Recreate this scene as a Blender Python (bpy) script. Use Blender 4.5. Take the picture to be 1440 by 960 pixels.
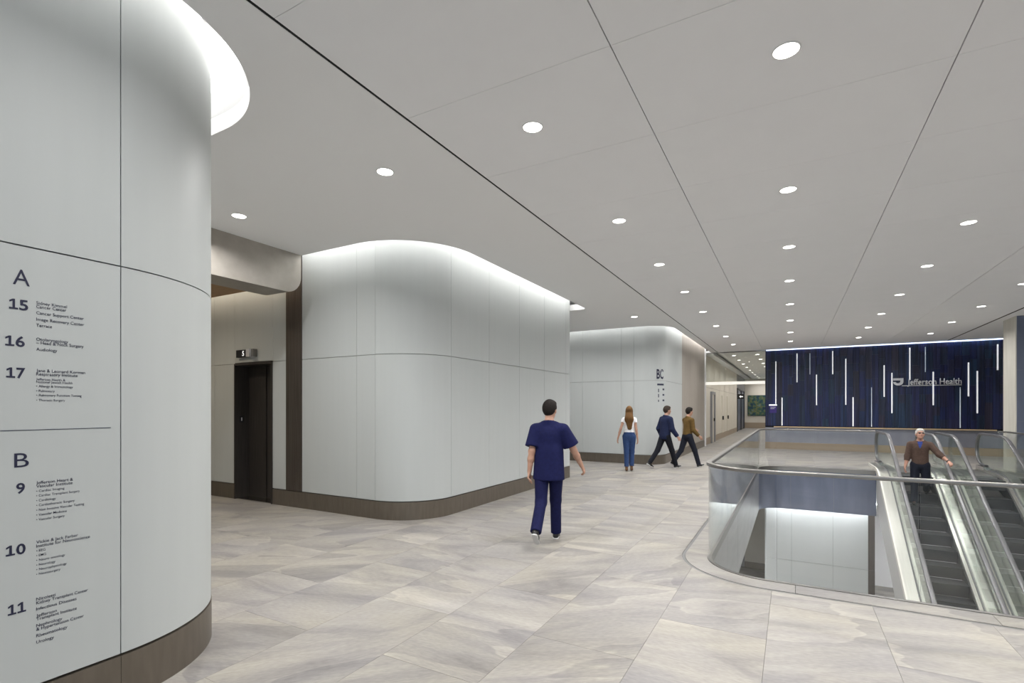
import bpy, bmesh, math, random
import numpy as np
from mathutils import Matrix, Vector, geometry

for o in list(bpy.data.objects): bpy.data.objects.remove(o)
scene = bpy.context.scene
col = scene.collection
random.seed(7)

# ------------------------------------------------------------------ camera
CAM_H = 1.65; FPX = 708.0; HORIZON = 573.0; CX = 720.0
YAW = math.atan2(393, 708)                      # concourse runs along +Y, right of the view axis
cd = bpy.data.cameras.new('camera'); cam = bpy.data.objects.new('camera', cd); col.objects.link(cam)
cam.location = (0, 0, CAM_H); cam.rotation_euler = (math.pi/2, 0, YAW)
cd.sensor_width = 36; cd.lens = 36*FPX/1440; cd.shift_y = (HORIZON-480)/1440
cd.clip_start = .05; cd.clip_end = 200
scene.camera = cam
# ------------------------------------------------------------------ world, exposure
w = bpy.data.worlds.new('world'); scene.world = w; w.use_nodes = True
w.node_tree.nodes['Background'].inputs[0].default_value = (.72, .84, 1, 1)
w.node_tree.nodes['Background'].inputs[1].default_value = 1.0
vs = scene.view_settings; vs.view_transform = 'Standard'; vs.look = 'None'; vs.gamma = 1
vs.use_curve_mapping = False; vs.exposure = 0.54
DOWN_W = 20.0        # watts of one downlight
COVE_E = 6.0         # emission of the cove strips
LOW_W = 85.0
CEIL = 3.98; LOWZ = -5.15; LOWC = -1.17

def ray(x, y):
    u = (x-CX)/FPX; v = (HORIZON-y)/FPX; c, s = math.cos(YAW), math.sin(YAW)
    return Vector((-s+u*c, c+u*s, v))
def at_x(x, y, X):
    r = ray(x, y); return Vector((0, 0, CAM_H))+r*(X/r.x)
def at_y(x, y, Y):
    r = ray(x, y); return Vector((0, 0, CAM_H))+r*(Y/r.y)
def proj(p):
    c, s = math.cos(YAW), math.sin(YAW)
    d = -s*p[0]+c*p[1]
    if d < .05: return None
    return CX+FPX*(c*p[0]+s*p[1])/d, HORIZON-FPX*(p[2]-CAM_H)/d

# ------------------------------------------------------------------ materials
MATS = {}
def mat(name, color, rough=.5, metal=0, spec=.5, coat=0, emit=None, estr=0):
    m = bpy.data.materials.new(name); m.use_nodes = True
    b = m.node_tree.nodes['Principled BSDF']
    b.inputs['Base Color'].default_value = (*color, 1); b.inputs['Roughness'].default_value = rough
    b.inputs['Metallic'].default_value = metal; b.inputs['Specular IOR Level'].default_value = spec
    b.inputs['Coat Weight'].default_value = coat
    if emit: b.inputs['Emission Color'].default_value = (*emit, 1); b.inputs['Emission Strength'].default_value = estr
    MATS[name] = m; return m
def nd(m, t, **kw):
    n = m.node_tree.nodes.new(t)
    for k, v in kw.items(): setattr(n, k, v)
    return n
def ramp(m, stops):
    n = nd(m, 'ShaderNodeValToRGB'); e = n.color_ramp.elements
    while len(e) < len(stops): e.new(.5)
    for k, (p, c) in enumerate(stops): e[k].position = p; e[k].color = (*c, 1)
    return n
def link(m, a, b): m.node_tree.links.new(a, b)
def bsdf(m): return m.node_tree.nodes['Principled BSDF']
def noise_mat(name, c0, c1, scale=(1, 1, 1), nscale=8, rough=.5, metal=0, spec=.5, bump=0, coords='Object', detail=4, lo=.35, hi=.65):
    m = mat(name, c0, rough, metal, spec)
    tc = nd(m, 'ShaderNodeTexCoord'); mp = nd(m, 'ShaderNodeMapping'); mp.inputs['Scale'].default_value = scale
    n = nd(m, 'ShaderNodeTexNoise'); n.inputs['Scale'].default_value = nscale; n.inputs['Detail'].default_value = detail
    r = ramp(m, [(lo, c0), (hi, c1)])
    link(m, tc.outputs[coords], mp.inputs[0]); link(m, mp.outputs[0], n.inputs[0]); link(m, n.outputs[0], r.inputs[0])
    link(m, r.outputs[0], bsdf(m).inputs['Base Color'])
    if bump:
        b = nd(m, 'ShaderNodeBump'); b.inputs['Strength'].default_value = bump; b.inputs['Distance'].default_value = .01
        link(m, n.outputs[0], b.inputs['Height']); link(m, b.outputs[0], bsdf(m).inputs['Normal'])
    return m

mat('plaster', (.885, .885, .89), .9, spec=.2)
noise_mat('ceiling_panel', (.895, .895, .91), (.905, .905, .92), nscale=3, rough=.75, spec=.25)
noise_mat('white_glass', (.495, .52, .517), (.505, .53, .527), scale=(6, 6, .3), nscale=2, rough=.5, spec=.35)
mat('joint', (.22, .22, .22), .8)
mat('grout', (.30, .285, .265), .8)
mat('black_gap', (.012, .012, .012), .9)
noise_mat('bronze', (.145, .125, .10), (.175, .15, .122), scale=(8, 8, 1.2), nscale=3, rough=.4, metal=.5, lo=.3, hi=.7)
noise_mat('bulkhead_metal', (.40, .37, .33), (.46, .43, .39), scale=(3, 3, 3), nscale=2, rough=.42, metal=.7, lo=.3, hi=.7)
noise_mat('dark_bronze', (.10, .085, .075), (.145, .125, .11), scale=(30, 30, .5), nscale=3, rough=.38, metal=.7)
noise_mat('elevator_skin', (.045, .04, .037), (.07, .062, .057), scale=(40, 40, .6), nscale=3, rough=.45, metal=.5)
noise_mat('lobby_wood', (.33, .18, .075), (.40, .23, .10), scale=(1, 20, 1), nscale=4, rough=.5)
noise_mat('taupe_wood', (.30, .265, .23), (.37, .335, .295), scale=(14, 14, .25), nscale=3, rough=.5)
noise_mat('cream_panel', (.66, .62, .54), (.69, .65, .575), scale=(1, 1, 1), nscale=2, rough=.45)
noise_mat('pale_column', (.56, .54, .48), (.62, .60, .54), scale=(3, 3, .4), nscale=3, rough=.5)
noise_mat('blue_grey_panel', (.13, .15, .215), (.17, .19, .26), scale=(2, 2, .4), nscale=2, rough=.35, metal=.45)
noise_mat('grey_metal_panel', (.42, .42, .42), (.50, .50, .50), scale=(.5, .5, 3), nscale=2, rough=.33, metal=.75)
noise_mat('low_wall_grey', (.27, .28, .33), (.31, .32, .37), scale=(2, 2, 1), nscale=1.5, rough=.3, metal=.35)
noise_mat('oak', (.55, .40, .24), (.62, .47, .30), scale=(.6, 12, 12), nscale=4, rough=.5)
mat('brown_base', (.36, .29, .215), .45)
mat('text_navy', (.012, .014, .045), .5)
mat('silver', (.72, .72, .74), .35, .3)
mat('sign_black', (.01, .01, .012), .35)
mat('sign_white', (.8, .8, .8), .5, emit=(1, 1, 1), estr=.6)
mat('purple_plaque', (.05, .03, .22), .4)
mat('rail_metal', (.27, .26, .25), .34, .9)
mat('steel', (.62, .61, .58), .22, 1.0)
noise_mat('brushed_steel', (.58, .57, .53), (.66, .65, .61), scale=(60, .6, .6), nscale=3, rough=.28, metal=1.0)
mat('rubber', (.10, .10, .105), .28, spec=.7)
mat('step_black', (.035, .036, .038), .45, .3)
noise_mat('step_tread', (.04, .042, .044), (.065, .067, .069), scale=(90, 1, 1), nscale=1, rough=.45, metal=.4)
mat('truss_grey', (.52, .51, .50), .5)
mat('deck_edge', (.74, .71, .66), .4)
mat('trim_white', (.8, .8, .8), .5)
mat('lens', (1, 1, 1), .5, emit=(1, .96, .88), estr=9)
mat('cove_strip', (1, 1, 1), .5, emit=(1, .985, .95), estr=COVE_E)
mat('cove_warm', (1, 1, 1), .5, emit=(1, .86, .66), estr=3.0)
mat('cove_cool', (1, 1, 1), .5, emit=(.80, .90, 1), estr=14.0)
mat('wash_strip', (1, 1, 1), .5, emit=(.62, .74, 1), estr=1.0)
mat('cove_low', (1, 1, 1), .5, emit=(.97, .98, 1), estr=11.0)
mat('light_bar', (1, 1, 1), .5, emit=(.95, .97, 1), estr=.33)
mat('light_bar_dim', (1, 1, 1), .5, emit=(.35, .55, .75), estr=.16)
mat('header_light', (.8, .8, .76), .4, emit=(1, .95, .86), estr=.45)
mat('door_grey', (.27, .27, .285), .5)
mat('dark_frame', (.03, .035, .045), .4)

def glass_mat(name, tint, base=.05, boost=1.0):
    m = bpy.data.materials.new(name); m.use_nodes = True; nt = m.node_tree; nt.nodes.clear()
    out = nd(m, 'ShaderNodeOutputMaterial'); mix = nd(m, 'ShaderNodeMixShader')
    tr = nd(m, 'ShaderNodeBsdfTransparent'); tr.inputs[0].default_value = (*tint, 1)
    gl = nd(m, 'ShaderNodeBsdfGlossy'); gl.inputs['Roughness'].default_value = .01; gl.inputs[0].default_value = (.95, .97, .96, 1)
    lw = nd(m, 'ShaderNodeLayerWeight'); lw.inputs[0].default_value = .5
    p = nd(m, 'ShaderNodeMath', operation='POWER'); p.inputs[1].default_value = 4.2
    mul = nd(m, 'ShaderNodeMath', operation='MULTIPLY_ADD', use_clamp=True); mul.inputs[1].default_value = boost; mul.inputs[2].default_value = base
    link(m, lw.outputs['Facing'], p.inputs[0]); link(m, p.outputs[0], mul.inputs[0]); link(m, mul.outputs[0], mix.inputs[0])
    link(m, tr.outputs[0], mix.inputs[1]); link(m, gl.outputs[0], mix.inputs[2]); link(m, mix.outputs[0], out.inputs[0])
    MATS[name] = m; return m
glass_mat('clear_glass', (.97, .975, .975), .05, .85)
glass_mat('green_glass', (.91, .95, .925), .04, .6)
glass_mat('transom_glass', (.93, .95, .94), .05, .8)

def stone_material():
    m = mat('stone_tile', (.6, .58, .55), .42, spec=.35)
    g = nd(m, 'ShaderNodeNewGeometry'); oi = nd(m, 'ShaderNodeObjectInfo')
    # every slab is cut from another place of the stone, turned by its own random number
    cmb = nd(m, 'ShaderNodeCombineXYZ')
    for k, mulv in enumerate((5.0, 9.0, 0.0)):
        mm = nd(m, 'ShaderNodeMath', operation='MULTIPLY'); mm.inputs[1].default_value = mulv
        link(m, oi.outputs['Random'], mm.inputs[0]); link(m, mm.outputs[0], cmb.inputs[k])
    add = nd(m, 'ShaderNodeVectorMath', operation='ADD'); link(m, g.outputs['Position'], add.inputs[0]); link(m, cmb.outputs[0], add.inputs[1])
    ang = nd(m, 'ShaderNodeMath', operation='MULTIPLY_ADD'); ang.inputs[1].default_value = 1.1; ang.inputs[2].default_value = -.95
    link(m, oi.outputs['Random'], ang.inputs[0])
    rot = nd(m, 'ShaderNodeVectorRotate', rotation_type='Z_AXIS'); link(m, add.outputs[0], rot.inputs['Vector']); link(m, ang.outputs[0], rot.inputs['Angle'])
    mp = nd(m, 'ShaderNodeMapping'); mp.inputs['Scale'].default_value = (.42, 1.5, 1); link(m, rot.outputs[0], mp.inputs[0])
    n1 = nd(m, 'ShaderNodeTexNoise'); n1.inputs['Scale'].default_value = 1.7; n1.inputs['Detail'].default_value = 9; n1.inputs['Roughness'].default_value = .62; n1.inputs['Distortion'].default_value = .9
    link(m, mp.outputs[0], n1.inputs[0])
    r1 = ramp(m, [(.30, (.208, .197, .193)), (.44, (.286, .272, .258)), (.56, (.340, .322, .294)), (.72, (.404, .384, .350))])
    link(m, n1.outputs[0], r1.inputs[0])
    # cloudy warm / cool drift
    n2 = nd(m, 'ShaderNodeTexNoise'); n2.inputs['Scale'].default_value = .9; n2.inputs['Detail'].default_value = 3; link(m, add.outputs[0], n2.inputs[0])
    r2 = ramp(m, [(.38, (.96, .96, 1.0)), (.62, (1.0, .985, .94))]); link(m, n2.outputs[0], r2.inputs[0])
    mx = nd(m, 'ShaderNodeMix', data_type='RGBA', blend_type='MULTIPLY'); mx.inputs[0].default_value = .8
    link(m, r1.outputs[0], mx.inputs[6]); link(m, r2.outputs[0], mx.inputs[7])
    # cleft steps: one-sided edges like split slate
    mp3 = nd(m, 'ShaderNodeMapping'); mp3.inputs['Scale'].default_value = (.30, .85, 1); link(m, rot.outputs[0], mp3.inputs[0])
    n3 = nd(m, 'ShaderNodeTexNoise'); n3.inputs['Scale'].default_value = 1.0; n3.inputs['Detail'].default_value = 3.5; n3.inputs['Roughness'].default_value = .45; link(m, mp3.outputs[0], n3.inputs[0])
    ml = nd(m, 'ShaderNodeMath', operation='MULTIPLY'); ml.inputs[1].default_value = 5.5; link(m, n3.outputs[0], ml.inputs[0])
    fr = nd(m, 'ShaderNodeMath', operation='FRACT'); link(m, ml.outputs[0], fr.inputs[0])
    r3 = ramp(m, [(0, (.86, .86, .875)), (.5, (.98, .98, .98)), (.93, (1.07, 1.06, 1.04)), (.985, (1.16, 1.15, 1.12)), (1, (.9, .9, .9))]); link(m, fr.outputs[0], r3.inputs[0])
    mx2 = nd(m, 'ShaderNodeMix', data_type='RGBA', blend_type='MULTIPLY'); mx2.inputs[0].default_value = .85
    link(m, mx.outputs[2], mx2.inputs[6]); link(m, r3.outputs[0], mx2.inputs[7])
    # fine grain
    n4 = nd(m, 'ShaderNodeTexNoise'); n4.inputs['Scale'].default_value = 45; n4.inputs['Detail'].default_value = 4; link(m, mp.outputs[0], n4.inputs[0])
    r4 = ramp(m, [(.3, (.84, .84, .85)), (.7, (1.06, 1.06, 1.05))]); link(m, n4.outputs[0], r4.inputs[0])
    mx3 = nd(m, 'ShaderNodeMix', data_type='RGBA', blend_type='MULTIPLY'); mx3.inputs[0].default_value = 1
    link(m, mx2.outputs[2], mx3.inputs[6]); link(m, r4.outputs[0], mx3.inputs[7])
    # slab to slab tone
    tv = nd(m, 'ShaderNodeMapRange'); tv.inputs['To Min'].default_value = .97; tv.inputs['To Max'].default_value = 1.03; link(m, oi.outputs['Random'], tv.inputs[0])
    mx4 = nd(m, 'ShaderNodeVectorMath', operation='SCALE'); link(m, mx3.outputs[2], mx4.inputs[0]); link(m, tv.outputs[0], mx4.inputs['Scale'])
    link(m, mx4.outputs[0], bsdf(m).inputs['Base Color'])
    b = nd(m, 'ShaderNodeBump'); b.inputs['Strength'].default_value = .12; b.inputs['Distance'].default_value = .004
    link(m, n1.outputs[0], b.inputs['Height']); link(m, b.outputs[0], bsdf(m).inputs['Normal'])
stone_material()

def blue_tile_material():
    m = mat('blue_tile', (.03, .04, .11), .3, spec=.5)
    oi = nd(m, 'ShaderNodeObjectInfo'); g = nd(m, 'ShaderNodeNewGeometry')
    r = ramp(m, [(0, (.008, .016, .050)), (.25, (.010, .014, .062)), (.45, (.015, .016, .046)), (.6, (.009, .022, .052)), (.75, (.020, .017, .036)), (.88, (.010, .014, .064)), (1, (.010, .027, .055))])
    link(m, oi.outputs['Random'], r.inputs[0])
    mp = nd(m, 'ShaderNodeMapping'); mp.inputs['Scale'].default_value = (1, 1, .018); link(m, g.outputs['Position'], mp.inputs[0])
    n = nd(m, 'ShaderNodeTexNoise'); n.inputs['Scale'].default_value = 26; n.inputs['Detail'].default_value = 3; link(m, mp.outputs[0], n.inputs[0])
    r2 = ramp(m, [(.32, (.5, .5, .55)), (.5, (1.15, 1.15, 1.15)), (.68, (2.2, 2.2, 2.1))]); link(m, n.outputs[0], r2.inputs[0])
    mx = nd(m, 'ShaderNodeMix', data_type='RGBA', blend_type='MULTIPLY'); mx.inputs[0].default_value = 1
    link(m, r.outputs[0], mx.inputs[6]); link(m, r2.outputs[0], mx.inputs[7]); link(m, mx.outputs[2], bsdf(m).inputs['Base Color'])
blue_tile_material()

def art_material():
    m = mat('abstract_print', (.1, .2, .2), .5)
    tc = nd(m, 'ShaderNodeTexCoord'); n = nd(m, 'ShaderNodeTexNoise'); n.inputs['Scale'].default_value = 5; n.inputs['Detail'].default_value = 6
    r = ramp(m, [(.3, (.01, .025, .06)), (.42, (.02, .07, .09)), (.5, (.05, .12, .07)), (.58, (.17, .16, .05)), (.66, (.09, .18, .22)), (.8, (.35, .38, .32))])
    link(m, tc.outputs['Object'], n.inputs[0]); link(m, n.outputs[0], r.inputs[0]); link(m, r.outputs[0], bsdf(m).inputs['Base Color'])
art_material()

# ------------------------------------------------------------------ mesh helpers
class MB:
    def __init__(s): s.v = []; s.f = []; s.sm = []
    def quad_grid(s, rows, smooth=True, close=False):
        n = len(rows[0]); b = len(s.v)
        for r in rows: s.v.extend([tuple(p) for p in r])
        m = n if close else n-1
        for i in range(len(rows)-1):
            for j in range(m):
                k = (j+1) % n
                s.f.append((b+i*n+j, b+i*n+k, b+(i+1)*n+k, b+(i+1)*n+j)); s.sm.append(smooth)
        return s
    def poly(s, pts, flip=False):
        b = len(s.v); s.v.extend([tuple(p) for p in pts]); r = list(range(b, b+len(pts)))
        s.f.append(tuple(reversed(r)) if flip else tuple(r)); s.sm.append(False); return s
    def box(s, x0, x1, y0, y1, z0, z1):
        b = len(s.v)
        s.v += [(x, y, z) for z in (z0, z1) for x, y in ((x0, y0), (x1, y0), (x1, y1), (x0, y1))]
        for f in ((3, 2, 1, 0), (4, 5, 6, 7), (0, 1, 5, 4), (1, 2, 6, 5), (2, 3, 7, 6), (3, 0, 4, 7)):
            s.f.append(tuple(b+i for i in f)); s.sm.append(False)
        return s
    def prism(s, pts, z0, z1):            # pts: simple polygon, any winding
        a = sum(pts[i][0]*pts[(i+1) % len(pts)][1]-pts[(i+1) % len(pts)][0]*pts[i][1] for i in range(len(pts)))
        if a < 0: pts = pts[::-1]
        s.poly([(x, y, z1) for x, y in pts]); s.poly([(x, y, z0) for x, y in pts], True)
        for i in range(len(pts)):
            (x, y), (u, v) = pts[i], pts[(i+1) % len(pts)]
            s.poly([(x, y, z0), (u, v, z0), (u, v, z1), (x, y, z1)])
        return s
    def cyl(s, c, r, z0, z1, n=24, r1=None):
        r1 = r if r1 is None else r1
        lo = [(c[0]+r*math.cos(2*math.pi*k/n), c[1]+r*math.sin(2*math.pi*k/n), z0) for k in range(n)]
        hi = [(c[0]+r1*math.cos(2*math.pi*k/n), c[1]+r1*math.sin(2*math.pi*k/n), z1) for k in range(n)]
        s.quad_grid([lo, hi], True, True); s.poly(hi); s.poly(lo, True); return s
    def mesh(s, name):
        me = bpy.data.meshes.new(name); me.from_pydata(s.v, [], s.f)
        me.polygons.foreach_set('use_smooth', s.sm); me.update(); return me
    def build(s, name, m, parent=None): return obj(name, s.mesh(name), m, parent)

def obj(name, me, m, parent=None):
    o = bpy.data.objects.new(name, me); col.objects.link(o)
    if m is not None:
        mm = MATS[m] if isinstance(m, str) else m
        if not me.materials: me.materials.append(mm)
    if parent: o.parent = parent
    return o
def empty(name, loc=(0, 0, 0), rz=0):
    o = bpy.data.objects.new(name, None); col.objects.link(o); o.location = loc; o.rotation_euler = (0, 0, rz)
    o.empty_display_size = .1; return o
def tag(o, label, cat=None, group=None, kind=None):
    o['label'] = label
    if cat: o['category'] = cat
    if group: o['group'] = group
    if kind: o['kind'] = kind
    return o
def struct(o, label, cat):
    return tag(o, label, cat, kind='structure')
def sub(parent, name, me, m):              # parent has identity transform, or is given its inverse
    o = obj(name, me, m, parent)
    if parent.type == 'EMPTY' or parent.location.length > 0:
        o.matrix_parent_inverse = (Matrix.Translation(parent.location) @ parent.rotation_euler.to_matrix().to_4x4()).inverted()
    return o

class Path:
    """plan polyline with rounded corners; normal points to the right of travel"""
    def __init__(s, pts, radii=None, seg=20):
        radii = radii or [0]*len(pts); out = []; s.marks = []
        for i, p in enumerate(pts):
            p = Vector(p); r = radii[i]
            if r <= 0 or i in (0, len(pts)-1): out.append((p, None)); continue
            a = (Vector(pts[i-1])-p).normalized(); b = (Vector(pts[i+1])-p).normalized()
            half = a.angle(b)/2; d = r/math.tan(half); c = p+(a+b).normalized()*(r/math.sin(half))
            s0 = p+a*d-c; s1 = p+b*d-c
            a0 = math.atan2(s0.y, s0.x); da = math.atan2(s1.y, s1.x)-a0
            da = (da+math.pi) % (2*math.pi)-math.pi
            sg = 1 if da < 0 else -1
            for k in range(seg+1):
                t = a0+da*k/seg; n = Vector((math.cos(t), math.sin(t)))
                out.append((c+n*r, n if da > 0 else -n))
        s.p = []; s.s = []; L = 0
        for i, (p, n) in enumerate(out):
            if i and (p-s.p[-1]).length < 1e-6: continue
            if i: L += (p-s.p[-1]).length
            s.p.append(p); s.s.append(L)
        s.L = L
    def at(s, d):
        d = min(max(d, 0), s.L)
        for i in range(len(s.p)-1):
            if d <= s.s[i+1]+1e-9:
                t = (d-s.s[i])/(s.s[i+1]-s.s[i]); return s.p[i].lerp(s.p[i+1], t)
        return s.p[-1]
    def nrm(s, d):
        e = .004; a = s.at(max(0, d-e)); b = s.at(min(s.L, d+e)); t = (b-a).normalized()
        return Vector((t.y, -t.x))
    def cut(s, s0, s1):
        ds = [s0]+[x for x in s.s if s0+1e-4 < x < s1-1e-4]+[s1]
        return [(s.at(d), s.nrm(d)) for d in ds]
    def near(s, q):                        # arc length of the nearest point
        q = Vector(q); best = None
        for i in range(len(s.p)-1):
            a, b = s.p[i], s.p[i+1]; ab = b-a; t = min(1, max(0, (q-a).dot(ab)/ab.length_squared))
            d = (a+ab*t-q).length
            if best is None or d < best[0]: best = (d, s.s[i]+t*ab.length)
        return best[1]

def slab(path, s0, s1, z0, z1, o0, o1, mb=None):
    """vertical sheet following the path between offsets o0 (back) and o1 (front)"""
    mb = mb or MB(); c = path.cut(s0, s1)
    F = [(p+n*o1) for p, n in c]; B = [(p+n*o0) for p, n in c]
    mb.quad_grid([[(q.x, q.y, z0) for q in F], [(q.x, q.y, z1) for q in F]])
    mb.quad_grid([[(q.x, q.y, z1) for q in B], [(q.x, q.y, z0) for q in B]])
    mb.quad_grid([[(q.x, q.y, z1) for q in F], [(q.x, q.y, z1) for q in B]], False)
    mb.quad_grid([[(q.x, q.y, z0) for q in B], [(q.x, q.y, z0) for q in F]], False)
    for e, fl in ((0, False), (-1, True)):
        mb.poly([(B[e].x, B[e].y, z0), (F[e].x, F[e].y, z0), (F[e].x, F[e].y, z1), (B[e].x, B[e].y, z1)], fl)
    return mb

def sweep(pts, prof, smooth=True, up=Vector((0, 0, 1)), cap=True, closed=False):
    """closed 2-D profile (side, up) carried along 3-D points"""
    mb = MB(); rows = []; pts = [Vector(p) for p in pts]; n = len(pts)
    for i, p in enumerate(pts):
        t = (pts[min(i+1, n-1)]-pts[max(i-1, 0)]).normalized()
        side = t.cross(up)
        if side.length < 1e-4: side = Vector((1, 0, 0))
        side.normalize(); u = side.cross(t).normalized()
        rows.append([p+side*a+u*b for a, b in prof])
    mb.quad_grid(rows, smooth, True)
    if cap: mb.poly(rows[0]); mb.poly(rows[-1], True)
    return mb
def round_prof(wd, ht, n=16, e=2.6):
    r = []
    for k in range(n):
        t = 2*math.pi*k/n; c, s_ = math.cos(t), math.sin(t)
        r.append((wd/2*math.copysign(abs(c)**(2/e), c), ht/2*math.copysign(abs(s_)**(2/e), s_)))
    return r

_font_cache = {}
ONE = [(.02, 0), (.62, 0), (.62, .12), (.42, .12), (.42, .71), (.27, .71), (.04, .60), (.04, .47), (.25, .56), (.25, .12), (.02, .12)]
def text_mesh(body, bold=0.0):
    if body == '1':                          # a figure one with flag and foot
        me = bpy.data.meshes.new('one'); t = geometry.tessellate_polygon([[Vector((x, y, 0)) for x, y in ONE]])
        t = [f if (Vector(ONE[f[1]])-Vector(ONE[f[0]])).cross(Vector(ONE[f[2]])-Vector(ONE[f[0]])) > 0 else f[::-1] for f in t]
        me.from_pydata([(x, y, 0) for x, y in ONE], [], t); return me, .02, .62
    """mesh of a line of type; returns mesh, width, cap height"""
    cu = bpy.data.curves.new('type', 'FONT'); cu.body = body; cu.size = 1; cu.offset = bold; cu.resolution_u = 3
    o = bpy.data.objects.new('type', cu); col.objects.link(o)
    dg = bpy.context.evaluated_depsgraph_get(); dg.update()
    me = bpy.data.meshes.new_from_object(o.evaluated_get(dg))
    bpy.data.objects.remove(o); bpy.data.curves.remove(cu)
    xs = [v.co.x for v in me.vertices]
    return me, min(xs), max(xs)
CAPH = None
def place_text(body, origin, xdir, zdir_n, width, cap, m, parent, bold=0.0, name='lettering', depth=.0):
    """baseline-left at origin; xdir along the line, zdir_n outward normal"""
    global CAPH
    if CAPH is None:
        me, a, b = text_mesh('H'); CAPH = max(v.co.y for v in me.vertices)
    me, a, b = text_mesh(body, bold)
    sy = cap/CAPH; sx = width/(b-a) if width else sy
    xd = Vector(xdir); nz = Vector(zdir_n); up = nz.cross(xd)
    o0 = Vector(origin)
    for v in me.vertices:
        c = v.co; p = o0+xd*((c.x-a)*sx)+up*(c.y*sy); v.co = p
    if depth:
        bm = bmesh.new(); bm.from_mesh(me)
        r = bmesh.ops.extrude_face_region(bm, geom=bm.faces[:])
        bmesh.ops.translate(bm, verts=[g for g in r['geom'] if isinstance(g, bmesh.types.BMVert)], vec=nz*depth)
        bmesh.ops.recalc_face_normals(bm, faces=bm.faces[:]); bm.to_mesh(me); bm.free()
    return sub(parent, name, me, m)

# ------------------------------------------------------------------ plans (metres)
P_LEFT = Path([(-3.28, -6.9), (-3.28, 2.27), (-15.9, 2.27)], [0, .87, 0], 28)              # wall with the directory
P_MID = Path([(-15.9, 5.55), (-4.60, 5.55), (-4.60, 11.15), (-15.9, 11.15)], [0, .80, .05, 0], 24)
P_REAR = Path([(-15.9, 14.70), (-3.25, 14.70), (-3.25, 22.80)], [0, .55, 0], 24)
# directions: travel so that the right-hand normal faces the concourse
for P, q in ((P_LEFT, (0, 1)), (P_MID, (0, 8)), (P_REAR, (0, 18))):
    d = P.near((q[0], q[1]))
    assert P.nrm(d).x > .5, (P, P.nrm(d))
OFF_L, OFF_M, OFF_R = .25, .37, .27
SEAM = 2.44; BASE = .262

# ------------------------------------------------------------------ floor
WELL = dict(x0=-.80, x1=4.76, y0=5.39, y1=16.05, r=.62)
PITX0, PITX1, PITY = 1.93, 4.60, 17.75
def rrect(x0, x1, y0, y1, r, off=0, seg=14):
    x0 -= off; x1 += off; y0 -= off; y1 += off; r += off; out = []
    for cx, cy, a in ((x1-r, y0+r, -90), (x1-r, y1-r, 0), (x0+r, y1-r, 90), (x0+r, y0+r, 180)):
        for k in range(seg+1):
            t = math.radians(a+90*k/seg); out.append((cx+r*math.cos(t), cy+r*math.sin(t)))
    return out
floor = MB()
FX0, FX1, FY0, FY1 = -16, 12, -7, 46
e = .2
floor.box(FX0, WELL['x0']-e, FY0, FY1, -.18, -.022)
floor.box(WELL['x1']+e, FX1, FY0, FY1, -.18, -.022)
floor.box(WELL['x0']-e, WELL['x1']+e, FY0, WELL['y0']-e, -.18, -.022)
floor.box(WELL['x0']-e, PITX0, WELL['y1']+e, FY1, -.18, -.022)
floor.box(PITX1, WELL['x1']+e, WELL['y1']+e, FY1, -.18, -.022)
floor.box(PITX0, PITX1, PITY, FY1, -.18, -.022)
floor = floor.build('floor', 'grout'); struct(floor, 'pale grey veined stone slab floor of the concourse around the open well', 'floor')

TX, TY, TG = .745, 1.49, .002
tile_me = MB().box(0, TX-TG, 0, TY-TG, -.02, 0).mesh('tile'); tile_me.materials.append(MATS['stone_tile'])
ring_out = rrect(WELL['x0'], WELL['x1'], WELL['y0'], WELL['y1'], WELL['r'], .285)
cutter = obj('cutter', MB().prism(ring_out, -.5, .5).mesh('cutter'), None)
cut2 = obj('cutter', MB().box(PITX0, PITX1, 15, PITY, -.5, .5).mesh('cutter'), None)
tiles = []
ix0 = math.floor((-10.5+.155)/TX); 
for i in range(ix0, 17):
    x = -.155+i*TX
    sh = (i % 2)*TY/2
    y = -1.2+sh
    while y < 45.6:
        x1, y1 = x+TX-TG, y+TY-TG
        # inside blocks or hidden areas
        cx, cy = x+TX/2, y+TY/2
        hide = (cx < -3.7 and cy < 1.4) or (cx < -5.2 and 6.4 < cy < 10.4) or (cx < -4.1 and cy > 15.6) or (cx > -.4 and cy > 23.7) or cx < -10.5
        if x > WELL['x0'] and x1 < WELL['x1'] and y > WELL['y0'] and y1 < WELL['y1']: hide = True
        if not hide: tiles.append((x, y))
        y += TY
def area_px(x, y):
    q = [proj((a, b, 0)) for a, b in ((x, y), (x+TX, y), (x+TX, y+TY), (x, y+TY))]
    if any(p is None for p in q): 
        return 4000 if any(p is not None and -50 < p[0] < 1490 and p[1] < 1100 for p in q) else 0
    q = [(min(max(a, 0), 1440), min(max(b, 0), 960)) for a, b in q]
    return abs(sum(q[k][0]*q[(k+1) % 4][1]-q[(k+1) % 4][0]*q[k][1] for k in range(4)))/2
tiles.sort(key=lambda t: -area_px(*t))
def overlaps(x, y, px0, px1, py0, py1): return x < px1 and x+TX > px0 and y < py1 and y+TY > py0
far_tiles = MB()
dg_needed = []
for n_, (x, y) in enumerate(tiles):
    inter = overlaps(x, y, WELL['x0']-.3, WELL['x1']+.3, WELL['y0']-.3, WELL['y1']+.3) or overlaps(x, y, PITX0, PITX1, 15, PITY)
    inside = x > WELL['x0']-.28 and x+TX < WELL['x1']+.28 and y > WELL['y0']+.4 and y+TY < WELL['y1']-.4
    if inside: continue
    if inter:
        o = obj('tile', tile_me.copy(), 'stone_tile'); o.location = (x, y, 0); dg_needed.append((o, x, y))
    elif n_ < 290:
        o = obj('tile', tile_me, 'stone_tile', floor); o.location = (x, y, 0)
    else:
        far_tiles.box(x, x+TX-TG, y, y+TY-TG, -.02, 0)
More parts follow.
